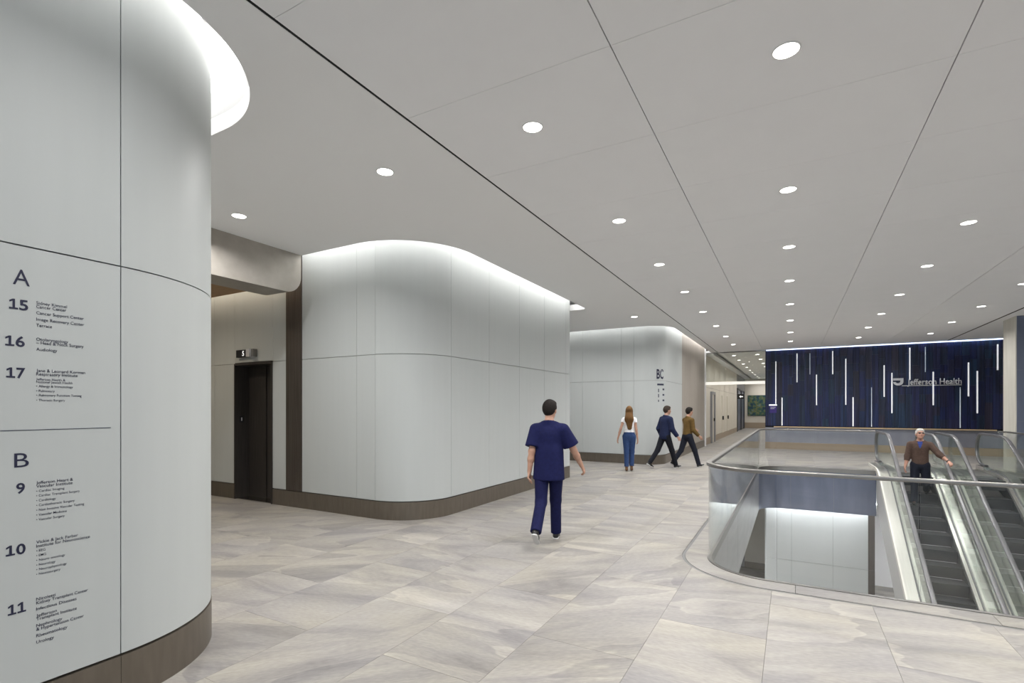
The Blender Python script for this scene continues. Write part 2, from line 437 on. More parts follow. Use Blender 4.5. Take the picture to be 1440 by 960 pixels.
for o, x, y in dg_needed:
    for c in (cutter, cut2):
        m_ = o.modifiers.new('cut', 'BOOLEAN'); m_.object = c; m_.operation = 'DIFFERENCE'; m_.solver = 'EXACT'
dg = bpy.context.evaluated_depsgraph_get(); dg.update()
for o, x, y in dg_needed:
    me = bpy.data.meshes.new_from_object(o.evaluated_get(dg)); old = o.data
    o.modifiers.clear()
    if len(me.polygons) == 0: bpy.data.objects.remove(o); continue
    o.data = me; o.parent = floor
bpy.data.objects.remove(cutter); bpy.data.objects.remove(cut2)
ft = far_tiles.build('tile_field', 'stone_tile', floor); ft['kind'] = 'stuff'
# border stones round the well, groove, each stone its own piece
ring = rrect(WELL['x0'], WELL['x1'], WELL['y0'], WELL['y1'], WELL['r'], 0)
# the ring stops at the escalator landing on the far side
def ring_path(off=0):
    W = WELL; return Path([(PITX0, W['y1']), (W['x0'], W['y1']), (W['x0'], W['y0']), (W['x1'], W['y0']), (W['x1'], W['y1']+1.2), (PITX1, W['y1']+1.2)],
                          [0, W['r'], W['r'], W['r'], .12, 0], 16)
RP = ring_path()
def flat_band(path, s0, s1, o0, o1, z0, z1):
    mb = MB(); c = path.cut(s0, s1); A = [p+n*o0 for p, n in c]; B = [p+n*o1 for p, n in c]
    T = lambda q, z: (q.x, q.y, z)
    mb.quad_grid([[T(q, z1) for q in A], [T(q, z1) for q in B]], False); mb.quad_grid([[T(q, z0) for q in B], [T(q, z0) for q in A]], False)
    mb.quad_grid([[T(q, z1) for q in B], [T(q, z0) for q in B]], False); mb.quad_grid([[T(q, z0) for q in A], [T(q, z1) for q in A]], False)
    for k, fl in ((0, 0), (-1, 1)): mb.poly([T(A[k], z0), T(A[k], z1), T(B[k], z1), T(B[k], z0)], fl)
    return mb
# which side is outside the well: test
out_sign = 1 if RP.nrm(RP.near((2, WELL['y0']))).y < 0 else -1
s_ = 0; nring = 22
for k in range(nring):
    s0, s1 = RP.L*k/nring, RP.L*(k+1)/nring-.004
    a, b = (0, .25) if out_sign > 0 else (-.25, 0)
    flat_band(RP, s0, s1, a, b, -.03, 0).build('border_stone', 'stone_tile', floor)
a, b = (.252, .283) if out_sign > 0 else (-.283, -.252)
flat_band(RP, 0, RP.L, a, b, -.03, -.004).build('groove', 'joint', floor)

# ------------------------------------------------------------------ well fascia and lower level
fascia = slab(RP, 0, RP.L, LOWC, -.03, *((.0, .05) if out_sign > 0 else (-.05, 0))).build('trim_1', 'joint')
struct(fascia, 'metal panelled edge lining the inside of the floor opening', 'fascia')
sN = [RP.near(q) for q in ((.9, WELL['y1']), (0.25, WELL['y1']))]
edges = [0, RP.near((.99, 16.05)), RP.near((-.02, 16.05)), RP.near((WELL['x0'], WELL['y1']-WELL['r']))]
while edges[-1] < RP.L-.8: edges.append(edges[-1]+1.55)
edges[-1] = RP.L
for k in range(len(edges)-1):
    a, b = (-.012, 0) if out_sign > 0 else (0, .012)
    slab(RP, edges[k]+.003, edges[k+1]-.003, LOWC, -.03, a, b).build('fascia_panel', 'blue_grey_panel' if k < 3 else 'grey_metal_panel', fascia)
low = MB().box(-12, 9, 2, 27, LOWZ-.15, LOWZ).build('floor_lower', 'stone_tile'); struct(low, 'stone floor of the storey below seen through the well', 'floor')
lc = MB()
W = WELL
lc.box(-12, W['x0']-.06, 2, 27, LOWC, LOWC+.08); lc.box(W['x1']+.06, 9, 2, 27, LOWC, LOWC+.08)
lc.box(W['x0']-.06, W['x1']+.06, 2, W['y0']-.06, LOWC, LOWC+.08); lc.box(W['x0']-.06, PITX0, 16.75, 27, LOWC, LOWC+.08)
lc.box(PITX0, W['x1']+.06, PITY+.1, 27, LOWC, LOWC+.08)
lc = lc.build('ceiling_lower', 'plaster'); struct(lc, 'white plaster ceiling of the storey below', 'ceiling')
# lower white wall under the far edge
PLOW = Path([(-.68, 24), (-.68, 16.45), (1.86, 16.45)][::-1], None)
PLOW = Path([(-.68, 23.9), (-.68, 16.45), (1.95, 16.45)], [0, .05, 0], 6)
if PLOW.nrm(PLOW.near((1, 16.45))).y > 0: PLOW = Path([(1.95, 16.45), (-.68, 16.45), (-.68, 23.9)], [0, .05, 0], 6)
SG = 1
wl = slab(PLOW, 0, PLOW.L, LOWZ, LOWC+.3, -.2, -.025).build('wall_lower', 'joint'); struct(wl, 'white glass panelled wall of the storey below beneath the well edge', 'wall')
cuts = sorted([0, PLOW.L]+[PLOW.near(q) for q in ((-.37, 16.45), (0.0, 16.45), (1.0, 16.45), (-.68, 16.45), (-.68, 18.2), (-.68, 20))]+[PLOW.near((1.80, 16.45))])
for a, b in zip(cuts[:-1], cuts[1:]):
    if b-a < .05: continue
    mm = 'dark_bronze' if PLOW.at((a+b)/2).x > 1.8 else 'white_glass'
    for z0, z1 in ((LOWZ+.27, LOWZ+SEAM-.004), (LOWZ+SEAM+.004, LOWC+.25)):
        slab(PLOW, a+.003, b-.003, z0, z1, -.02, 0).build('glass_panel', mm, wl)
o = MB().box(-.70, 1.95, 16.07, 16.44, LOWC+.28, LOWC+.33).build('cove_light', 'cove_low'); struct(o, 'hidden light strip above the white wall of the storey below', 'light')
o = slab(PLOW, 0, PLOW.L, LOWZ, LOWZ+BASE, -.02, .006).build('baseboard_lower', 'bronze'); struct(o, 'bronze metal baseboard of the storey below', 'baseboard')
# opening beside it: end wall with a dark doorway
wb = MB().box(-6, -.66, 23.6, 23.8, LOWZ, LOWC).build('wall_lower_end', 'cream_panel'); struct(wb, 'cream wall at the end of the passage on the storey below', 'wall')
MB().box(-2.6, -1.75, 23.56, 23.6, LOWZ+.02, LOWZ+2.2).build('door', 'door_grey', wb)
MB().box(-6, -.66, 23.57, 23.6, LOWZ, LOWZ+.26).build('baseboard', 'bronze', wb)
o = MB().box(-6.2, -6, 5, 24, LOWZ, LOWC).build('wall_lower_left', 'white_glass'); struct(o, 'white wall along the left of the storey below', 'wall')
o = MB().box(-8, 9, 2.3, 2.5, LOWZ, LOWC).build('wall_lower_front', 'plaster'); struct(o, 'plain wall of the storey below under the camera end', 'wall')
o = MB().box(8.8, 9, 2.5, 24, LOWZ, LOWC).build('wall_lower_right', 'plaster'); struct(o, 'plain wall along the right of the storey below', 'wall')
o = MB().box(1.96, 9, 23.6, 23.8, LOWZ, LOWC).build('wall_lower_rear', 'plaster'); struct(o, 'plain wall behind the escalators on the storey below', 'wall')

# ------------------------------------------------------------------ ceiling
SLX, SRX = -2.72, 4.74
ceil = MB().box(-16.2, 12.2, -7.2, 46, 4.34, 4.44).build('ceiling', 'plaster'); struct(ceil, 'white ceiling of smooth plaster bays and wide flat panels over the concourse', 'ceiling')
def lip(path, off, s0=0, s1=None):
    return [(p+n*off) for p, n in path.cut(s0, path.L if s1 is None else s1)]
L1 = lip(P_LEFT, OFF_L); L2 = lip(P_MID, OFF_M); L3 = lip(P_REAR, OFF_R)
# rounded far end of the middle slot
PMl = Path([(-15.9, 5.55-OFF_M), (-4.60+OFF_M, 5.55-OFF_M), (-4.60+OFF_M, 11.15+.12), (-15.9, 11.27)], [0, .80+OFF_M, .16, 0], 24)
L2 = [p for p, n in PMl.cut(0, PMl.L)]
outer = [(p.x, p.y) for p in L1]+[(p.x, p.y) for p in L2]+[(p.x, p.y) for p in L3]+[(-3.25+OFF_R, 22.78), (SLX-.011, 22.78), (SLX-.011, -6.9)]
def prism_cdt(pts, z0, z1, name, m, parent):
    n = len(pts); tri = geometry.tessellate_polygon([[Vector((x, y, 0)) for x, y in pts]])
    mb = MB(); mb.v = [(x, y, z0) for x, y in pts]+[(x, y, z1) for x, y in pts]
    for t in tri:
        a, b, c = [Vector((*pts[i], 0)) for i in t]
        if (b-a).cross(c-a).z < 0: t = (t[0], t[2], t[1])
        mb.f.append(tuple(i+n for i in t)); mb.f.append(tuple(reversed(t))); mb.sm += [False, False]
    ar = sum(pts[i][0]*pts[(i+1) % n][1]-pts[(i+1) % n][0]*pts[i][1] for i in range(n))
    for i in range(n):
        j = (i+1) % n; f = (i, j, j+n, i+n); mb.f.append(f if ar > 0 else tuple(reversed(f))); mb.sm.append(False)
    return mb.build(name, m, parent)
prism_cdt(outer, CEIL, CEIL+.14, 'plaster_field', 'plaster', ceil)
MB().box(SRX+.03, 12.1, -7, 22.6, CEIL, CEIL+.12).build('plaster_field', 'plaster', ceil)
MB().box(SLX-.011, SRX+.03, -7, 22.74, CEIL+.05, CEIL+.09).build('panel_backing', 'black_gap', ceil)
MB().box(SLX-.011, SLX+.013, -6.9, 22.72, CEIL+.003, CEIL+.02).build('reveal', 'black_gap', ceil)
MB().box(SRX-.024, SRX+.03, -6.9, 22.6, CEIL+.003, CEIL+.02).build('reveal', 'black_gap', ceil)
XJ = [SLX+.009, -1.02, .96, 2.94, SRX-.02]
y = 1.945-7*1.197
while y < 22.5:
    y1 = min(y+1.197, 22.70)
    for a, b in zip(XJ[:-1], XJ[1:]):
        MB().box(a+.004, b-.004, max(y, -6.9)+.0015, y1-.0015, CEIL, CEIL+.03).build('ceiling_panel', 'ceiling_panel', ceil)
    y += 1.197
MB().box(SLX-.03, 1.2, 22.96, 46, CEIL, CEIL+.1).build('corridor_ceiling', 'plaster', ceil)
MB().box(-5, -2.98, 22.96, 46, CEIL, CEIL+.1).build('corridor_ceiling', 'plaster', ceil)
# cove light strips
def cove(path, off, m, label, s0=0, s1=None, z=4.30):
    s1 = path.L if s1 is None else s1
    o = flat_band(path, s0, s1, off*.35, off*.8, z, z+.02).build('cove_light', m)
    struct(o, label, 'light'); return o
cove(P_LEFT, OFF_L, 'cove_strip', 'glowing cove light slot curving round the directory wall')
cove(P_MID, OFF_M, 'cove_strip', 'glowing cove light slot curving over the rounded white wall by the elevator', P_MID.near((-7.0, 5.55)), P_MID.near((-4.6, 11.1)))
cove(P_REAR, OFF_R, 'cove_strip', 'glowing cove light slot over the rounded white wall with the floor letters')
o = MB().box(-.9, 6.2, 22.74, 22.80, 4.16, 4.18).build('cove_light', 'cove_cool'); struct(o, 'cool white light slot along the top of the blue wall', 'light')
MB().box(-.9, 6.3, 22.79, 22.825, 3.945, 3.985).build('wash_lens', 'wash_strip', o)

# ------------------------------------------------------------------ panelled walls
def panelled(path, cuts_xy, name, label, base_name, base_label, zones=None, z_top=4.28, base_rng=None, skip=None, base_cuts=()):
    root = slab(path, 0, path.L, 0, 4.33, -.12, -.03).build(name, 'joint'); struct(root, label, 'wall')
    cs = sorted([0, path.L]+[path.near(q) for q in cuts_xy])
    for a, b in zip(cs[:-1], cs[1:]):
        if b-a < .03: continue
        mid = path.at((a+b)/2)
        z = zones(mid) if zones else None
        if z == 'skip': continue
        if z and z[0] == 'full':
            slab(path, a+.002, b-.002, BASE+.012, z_top, -.025, z[2]).build('wall_panel', z[1], root); continue
        for z0, z1 in ((BASE+.014, SEAM-.004), (SEAM+.004, z_top)):
            slab(path, a+.0025, b-.0025, z0, z1, -.022, 0).build('glass_panel', 'white_glass', root)
    bb = empty(base_name); struct(bb, base_label, 'baseboard')
    for r0, r1 in (base_rng or [(0, path.L)]):
        bc = [r0]+sorted(c for c in (path.near(q) for q in base_cuts) if r0+.05 < c < r1-.05)+[r1]
        for a, b in zip(bc[:-1], bc[1:]):
            slab(path, a+.001, b-.001, 0, BASE, -.03, .004).build('base_section', 'bronze', bb)
    return root
wall_left = panelled(P_LEFT, [(-3.28, -5.6), (-3.28, -4.2), (-3.28, -2.8), (-3.28, -1.4), (-3.28, 0), (-3.28, 1.40), (-4.15, 2.27), (-5.5, 2.27), (-7, 2.27), (-8.5, 2.27)],
                     'wall_left', 'white back-painted glass wall with rounded corner carrying the elevator directory',
                     'baseboard_left', 'bronze metal baseboard curving under the directory wall', base_cuts=[(-3.28, 1.40), (-4.15, 2.27)])
DX0, DX1 = -8.84, -7.77
def mid_zone(m):
    if abs(m.y-5.55) < .02:
        if DX0 < m.x < DX1: return 'skip'
        if -7.41 < m.x < -7.03: return ('full', 'dark_bronze', .012)
    return None
P = P_MID
wall_mid = panelled(P, [(-12, 5.55), (-10.4, 5.55), (DX0-.62, 5.55), (DX0, 5.55), (DX1, 5.55), (-7.41, 5.55), (-7.02, 5.55), (-5.78, 5.55), (-5.40, 5.55), (-4.6, 6.35), (-4.6, 7.47), (-4.6, 8.58), (-4.6, 9.70), (-4.6, 10.88), (-4.63, 11.15), (-6, 11.15), (-7.5, 11.15)],
                    'wall_middle', 'white glass panelled wall with a large rounded corner beside the elevator opening',
                    'baseboard_middle', 'bronze metal baseboard running round the rounded white wall by the elevator', zones=mid_zone,
                    base_rng=[(0, P.near((DX0, 5.55))), (P.near((DX1, 5.55)), P.L)], base_cuts=[(-6.7, 5.55), (-5.4, 5.55), (-4.6, 6.35), (-4.6, 8.58)])
# open the backing at the elevator: rebuilt as pieces
old = wall_mid.data; mb = MB()
slab(P, 0, P.near((DX0, 5.55)), 0, 4.33, -.12, -.03, mb); slab(P, P.near((DX0, 5.55)), P.near((DX1, 5.55)), 2.46, 4.33, -.12, -.03, mb); slab(P, P.near((DX1, 5.55)), P.L, 0, 4.33, -.12, -.03, mb)
wall_mid.data = mb.mesh('wall_middle'); wall_mid.data.materials.append(MATS['joint'])
# panel above the elevator
slab(P, P.near((DX0, 5.55))+.0025, P.near((DX1, 5.55))-.0025, SEAM+.02, 4.28, -.022, 0).build('glass_panel', 'white_glass', wall_mid)
wall_rear = panelled(P_REAR, [(-12, 14.7), (-9, 14.7), (-7, 14.7), (-5.66, 14.7), (-4.43, 14.7), (-4.06, 14.7), (-3.25, 15.25), (-3.25, 17.75), (-3.25, 19.4), (-3.25, 21.1)],
                     'wall_rear', 'white glass panelled wall with rounded corner and floor letters turning into a taupe wood wall',
                     'baseboard_rear', 'taupe baseboard under the far rounded wall', zones=lambda m: ('full', 'taupe_wood', 0) if m.y > 17.75 else None,
                     base_cuts=[(-4.43, 14.7), (-3.25, 15.3), (-3.25, 17.75)])

# ------------------------------------------------------------------ elevator lobby
door = empty('door_1', (-8.3, 5.7, 0)); struct(door, 'dark bronze elevator door in a deep recess in the white wall', 'elevator door')
sub(door, 'jamb', MB().box(DX0, DX0+.03, 5.535, 5.84, 0, 2.44).mesh('jamb'), 'elevator_skin')
sub(door, 'jamb', MB().box(DX1-.03, DX1, 5.535, 5.84, 0, 2.44).mesh('jamb'), 'elevator_skin')
sub(door, 'head', MB().box(DX0+.03, DX1-.03, 5.535, 5.84, 2.41, 2.455).mesh('head'), 'elevator_skin')
sub(door, 'door_leaf', MB().box(DX0+.03, -8.31, 5.80, 5.84, .01, 2.41).mesh('leaf'), 'elevator_skin')
sub(door, 'door_leaf', MB().box(-8.305, DX1-.03, 5.82, 5.86, .01, 2.41).mesh('leaf'), 'elevator_skin')
sub(door, 'sill', MB().box(DX0+.03, DX1-.03, 5.56, 5.86, 0, .01).mesh('sill'), 'steel')
cp = sub(door, 'floor_plate', MB().box(DX0+.03, DX0+.036, 5.62, 5.70, 1.38, 1.50).mesh('plate'), 'sign_black')
sub(door, 'plate_mark', MB().box(DX0+.036, DX0+.038, 5.65, 5.67, 1.41, 1.47).mesh('mark'), 'silver')
ind = empty('floor_indicator', (-8.65, 5.5, 2.62)); tag(ind, 'black elevator sign showing the number 5 with a silver lantern above the door', 'sign')
a = at_y(332, 503, 5.49); b = at_y(349, 491, 5.49)
sub(ind, 'display', MB().box(a.x, b.x, 5.49, 5.548, a.z, b.z).mesh('display'), 'sign_black')
place_text('5', (a.x+.52*(b.x-a.x), 5.487, a.z+.2*(b.z-a.z)), (1, 0, 0), (0, -1, 0), None, .62*(b.z-a.z), 'sign_white', ind, .02, 'number')
c = at_y(361, 491, 5.47)
sub(ind, 'lantern', MB().box(b.x+.01, b.x+.10, 5.44, 5.548, a.z+.0, b.z).mesh('lantern'), 'silver')
sub(ind, 'lantern', MB().box(b.x+.105, b.x+.165, 5.47, 5.548, a.z+.0, b.z).mesh('lantern'), 'rail_metal')
# bulkhead across the lobby mouth with rounded lower end
bh = MB()
prof = []
Yw = 5.55-OFF_M-.005; R = .26; zb = 3.38
prof = [(2.56, CEIL), (2.56, zb)]
for k in range(13):
    t = math.radians(-90+90*k/12); prof.append((Yw-R+R*math.cos(t), zb+R+R*math.sin(t)))
prof.append((Yw, CEIL))
mb = MB(); X0, X1 = -7.09, -6.57; n = len(prof)
mb.poly([(X1, y, z) for y, z in prof]); mb.poly([(X0, y, z) for y, z in prof], True)
for i in range(n):
    (y0, z0), (y1, z1) = prof[i], prof[(i+1) % n]; mb.poly([(X1, y0, z0), (X0, y0, z0), (X0, y1, z1), (X1, y1, z1)])
    mb.sm[-1] = False
o = mb.build('trim_2', 'bulkhead_metal'); struct(o, 'taupe metal bulkhead with rounded lower corner over the elevator lobby mouth', 'bulkhead')
o = MB().box(-15.5, -7.10, 2.62, 5.25, 3.61, 3.68).build('trim_3', 'lobby_wood'); struct(o, 'warm wood ceiling inside the elevator lobby', 'ceiling')
o = MB().box(-15.5, -7.42, 5.30, 5.42, 3.80, 3.82).build('cove_light', 'cove_warm'); struct(o, 'warm cove light slot over the elevator lobby wall', 'light')
o = MB().box(-16.1, -15.9, 2, 6, 0, 4.3).build('wall_lobby', 'white_glass'); struct(o, 'white wall at the end of the elevator lobby', 'wall')

# ------------------------------------------------------------------ far blue wall
BY = 22.9
wf = MB().box(-.93, 6.35, BY, BY+.25, 0, 4.33).build('wall_far', 'black_gap'); struct(wf, 'dark blue feature wall of tall narrow glazed tiles', 'wall')
rs = random.Random(3); cw = 2.36/12; X = -.92; k = 0
while X < 6.34:
    x1 = min(X+cw, 6.34); z = .92
    while z < 4.05:
        h = rs.choice((.3, .45, .6, .9, 1.2)); z1 = min(z+h, 4.08)
        if 4.08-z1 < .2: z1 = 4.08
        d = rs.choice((0, .006, .012, .02))
        MB().box(X+.002, x1-.002, BY-.03-d, BY, z+.0015, z1-.0015).build('blue_tile', 'blue_tile', wf); z = z1
    X = x1
lowp = [-.93, .9, 2.7, 4.5, 6.34]
for a, b in zip(lowp[:-1], lowp[1:]):
    MB().box(a+.003, b-.003, BY-.06, BY, .27, .86).build('low_panel', 'low_wall_grey', wf)
o = MB().box(-.93, 6.34, BY-.075, BY, 0, .265).build('baseboard_far', 'brown_base'); struct(o, 'brown wood baseboard under the blue wall', 'baseboard')
o = MB().box(-.62, 6.05, BY-.16, BY-.04, .865, .905).build('trim_4', 'oak'); struct(o, 'pale oak ledge along the foot of the blue wall', 'ledge')
BARS = [(-.55, 3.51, 1.8, 0), (.19, 3.79, 2.65, 0), (.63, 3.77, 2.95, 1), (1.38, 3.82, 2.93, 0), (.85, 2.93, 1.75, 0), (1.8, 3.5, 1.76, 0), (-.33, 2.05, .94, 0), (2.03, 2.04, .95, 0), (2.98, 3.21, 2.05, 0), (3.21, 2.92, 1.45, 0),
        (3.73, 3.81, 2.65, 0), (4.17, 3.81, 2.92, 1), (4.39, 2.92, 1.74, 0), (5.34, 3.21, 2.04, 0), (5.57, 2.91, 1.46, 0), (6.09, 3.79, 2.92, 0), (2.60, 2.4, .95, 1), (5.12, 2.36, .95, 1)]
for x, za, zb_, dim in BARS:
    wd = .017 if not dim else .009
    o = MB().box(x-wd, x+wd, BY-.085, BY-.05, zb_, za).build('light_bar', 'light_bar_dim' if dim else 'light_bar')
    lb = {(-.55, 3.51): 'long white light bar rising from the purple plaque on the blue wall', (-.33, 2.05): 'white light bar standing on the oak ledge near the purple plaque', (2.03, 2.04): 'white light bar standing on the oak ledge in the middle of the blue wall', (3.21, 2.92): 'white light bar hanging just beside the J emblem', (3.73, 3.81): 'white light bar ending at the first letter of the hospital name', (4.39, 2.92): 'white light bar crossing the hospital name lettering', (6.09, 3.79): 'white light bar at the end of the blue wall by the pale pillar'}.get((x, za))
    if lb: tag(o, lb, 'light', 'white light bars on the blue wall'); continue
    nth = ['first', 'second', 'third', 'fourth', 'fifth', 'sixth', 'seventh', 'eighth', 'ninth', 'tenth', 'eleventh', 'twelfth', 'thirteenth', 'fourteenth'][sorted(b_[0] for b_ in BARS if b_[3] == dim).index(x)]
    tag(o, 'thin faint blue light line on the blue wall, %s from the purple plaque' % nth if dim else 'slim white light bar on the blue wall, %s counted from the purple plaque' % nth, 'light', 'faint light lines on the blue wall' if dim else 'white light bars on the blue wall')
# hospital name sign
sg = empty('wall_sign', (4.2, BY-.1, 2.4)); tag(sg, 'silver raised hospital name lettering with a J emblem on the blue wall', 'sign')
SY = BY-.095
place_text('Jefferson Health', (3.66, SY+.04, 2.475), (1, 0, 0), (0, -1, 0), 1.50, .20, 'silver', sg, .012, 'lettering', .03)
u = .30/140
def lg(px, py): return (3.245+(px-172)*u, 2.72-(py-345)*u)
outl = [(172, 345), (312, 345), (312, 408)]+[(242+70*math.cos(math.radians(t)), 404+66*math.sin(math.radians(t))) for t in range(10, 181, 17)]
inn = [(172, 408), (206, 408)]+[(237+31*math.cos(math.radians(t)), 408+22*math.sin(math.radians(t))) for t in (170, 130, 90, 50, 10)]+[(270, 383), (172, 383)]
pl = outl+inn
q = [lg(*p) for p in pl]
tri = geometry.tessellate_polygon([[Vector((x, z, 0)) for x, z in q]]); mb = MB(); n = len(q)
mb.v = [(x, SY+.04, z) for x, z in q]+[(x, SY, z) for x, z in q]
for t in tri:
    mb.f.append(tuple(i+n for i in t)); mb.f.append(tuple(reversed(t))); mb.sm += [False]*2
for i in range(n): mb.f.append((i, (i+1) % n, (i+1) % n+n, i+n)); mb.sm.append(False)
bm = bmesh.new(); me = mb.mesh('emblem'); bm.from_mesh(me); bmesh.ops.recalc_face_normals(bm, faces=bm.faces[:]); bm.to_mesh(me); bm.free()
sub(sg, 'emblem', me, 'silver')
sub(sg, 'mounting_bar', MB().box(3.50, 5.16, SY+.01, SY+.05, 2.43, 2.455).mesh('bar'), 'silver')
pq = empty('wall_plaque', (-.65, BY-.06, 1.5)); tag(pq, 'small purple plaque with a white top bar at the end of the blue wall', 'sign')
sub(pq, 'plate', MB().box(-.77, -.52, BY-.075, BY-.05, 1.44, 1.72).mesh('plate'), 'purple_plaque')
sub(pq, 'top_bar', MB().box(-.79, -.51, BY-.11, BY-.05, 1.73, 1.78).mesh('bar'), 'sign_white')
for z, x1 in ((1.65, -.56), (1.60, -.60)): sub(pq, 'printed_line', MB().box(-.74, x1, BY-.078, BY-.074, z, z+.02).mesh('line'), 'silver')

# ------------------------------------------------------------------ passage beyond the glass transom
pw = MB().box(-3.6, -3.32, 22.86, 45.2, 0, 4.33).build('wall_passage', 'joint'); struct(pw, 'cream panelled wall with flush doors along the far passage', 'wall')
ys = [22.9, 24.3, 26.2, 28.4, 30.6, 33.0, 35.5, 38.0]
for a, b in zip(ys[:-1], ys[1:]):
    isdoor = abs(a-24.3) < .1
    MB().box(-3.32, -3.30 if not isdoor else -3.305, a+.01, b-.01, .3, 2.55).build('wall_panel', 'cream_panel', pw)
    MB().box(-3.32, -3.30, a+.01, b-.01, 2.56, 4.25).build('wall_panel', 'cream_panel', pw)
    MB().box(-3.32, -3.29, a+.01, b-.01, 0, .29).build('base_section', 'brown_base', pw)
d2 = empty('door_2', (-3.25, 25.2, 0)); struct(d2, 'grey framed door in the cream passage wall', 'door')
sub(d2, 'frame', MB().box(-3.32, -3.22, 24.95, 25.12, 0, 2.4).box(-3.32, -3.22, 26.05, 26.2, 0, 2.4).box(-3.32, -3.22, 25.12, 26.05, 2.28, 2.4).mesh('frame'), 'door_grey')
sub(d2, 'door_leaf', MB().box(-3.31, -3.28, 25.12, 26.05, .01, 2.28).mesh('leaf'), 'cream_panel')
sub(d2, 'handle', MB().box(-3.28, -3.22, 25.95, 26.0, 1.0, 1.15).mesh('handle'), 'sign_black')
for n_, y in ((3, 29.3), (4, 31.8)):
    d = empty('door_%d' % n_, (-3.28, y, 0)); struct(d, 'flush cream door with a black lever %s in the passage wall' % ('beside the grey framed door' if n_ == 3 else 'further along'), 'door')
    sub(d, 'door_leaf', MB().box(-3.30, -3.27, y, y+1.0, .3, 2.3).mesh('leaf'), 'cream_panel')
    sub(d, 'handle', MB().box(-3.27, -3.20, y+.05, y+.12, 1.0, 1.2).mesh('handle'), 'sign_black')
win = empty('window_1', (-3.3, 38, 0)); struct(win, 'bluish glass side window in a dark frame at the end of the passage', 'window')
sub(win, 'pane', MB().box(-3.33, -3.31, 38.0, 44.0, .1, 2.9).mesh('pane'), 'blue_grey_panel')
for y in (38.0, 41.0, 43.6): sub(win, 'post', MB().box(-3.36, -3.25, y, y+.25, 0, 3.0).mesh('post'), 'dark_frame')
sub(win, 'head', MB().box(-3.36, -3.25, 38, 43.85, 2.9, 3.0).mesh('head'), 'dark_frame')
ex = empty('direction_sign', (-3.1, 38, 2.3)); tag(ex, 'small black sign with a white arrow projecting from the passage wall', 'sign')
sub(ex, 'board', MB().box(-3.25, -2.85, 38.0, 38.06, 2.25, 2.58).mesh('board'), 'sign_black')
mb = MB(); mb.prism([(-3.16, 0), (-3.05, .08), (-3.05, .03), (-2.92, .03), (-2.92, -.03), (-3.05, -.03), (-3.05, -.08)], 0, .01)
mb.v = [(x, 37.995-z, 2.41+y) for x, y, z in mb.v]; sub(ex, 'arrow', mb.mesh('arrow'), 'sign_white')
we = MB().box(-5, 1.4, 45.0, 45.2, 0, 4.33).build('wall_end', 'cream_panel'); struct(we, 'cream end wall of the far passage', 'wall')
o = MB().box(-5, 1.4, 44.97, 45.0, 0, .45).build('baseboard_end', 'brown_base'); struct(o, 'brown baseboard of the passage end wall', 'baseboard')
pic = empty('wall_art', (-2.2, 44.95, 1.8)); tag(pic, 'large blue green abstract print on the passage end wall', 'picture')
sub(pic, 'print', MB().box(-3.08, -1.2, 44.93, 44.96, 1.02, 2.62).mesh('print'), 'abstract_print')
sub(pic, 'frame', MB().box(-3.11, -1.17, 44.96, 45.0, .99, 2.65).mesh('frame'), 'dark_frame')
o = MB().box(.0, 1.4, 23.15, 45, 0, 4.33).build('wall_passage_right', 'cream_panel'); struct(o, 'cream right-hand wall of the far passage', 'wall')
tr = empty('window_2', (-2, 22.9, 2.7)); struct(tr, 'frameless glass transom over the passage opening beside the blue wall', 'transom window')
sub(tr, 'pane', MB().box(-3.22, -2.05, 22.89, 22.905, 2.74, 4.0).mesh('pane'), 'transom_glass')
sub(tr, 'pane', MB().box(-2.04, -.94, 22.89, 22.905, 2.74, 4.0).mesh('pane'), 'transom_glass')
sub(tr, 'header_bar', MB().box(-3.22, -.94, 22.85, 22.95, 2.62, 2.74).mesh('bar'), 'header_light')
sub(tr, 'top_channel', MB().box(-3.22, -.94, 22.86, 22.94, 3.955, 3.985).mesh('channel'), 'joint')
sub(tr, 'side_jamb', MB().box(-3.30, -3.20, 22.82, 22.95, 0, 4.2).mesh('jamb'), 'trim_white')

# ------------------------------------------------------------------ pillar on the right
PX, PY0, PY1 = 4.98, 17.39, 18.25
pil = MB().box(PX+.02, 6.9, PY0+.02, PY1, 0, 4.33).build('pillar', 'joint'); struct(pil, 'square pillar with pale side and blue grey glazed front beside the escalators', 'pillar')
MB().box(PX, PX+.02, PY0, PY1, 0, CEIL).build('side_panel', 'pale_column', pil)
for z0, z1 in ((0, 1.3), (1.306, 2.6), (2.606, CEIL)): MB().box(PX+.02, 6.9, PY0, PY0+.02, z0, z1).build('front_panel', 'blue_grey_panel', pil)

# ------------------------------------------------------------------ enclosing walls behind and beside the camera
for nm, bx, lb in (('wall_right', (11.9, 12.1, -7, 23, 0, 4.3), 'plain white wall along the right side of the concourse'),
                   ('wall_far_right', (6.36, 12, 22.9, 23.1, 0, 4.3), 'plain white wall right of the blue wall'),
                   ('wall_lobby_rear', (-16.1, -15.9, 11, 15, 0, 4.3), 'plain white wall closing the gap between the two white wall blocks')):
    o = MB().box(*bx).build(nm, 'plaster'); struct(o, lb, 'wall')

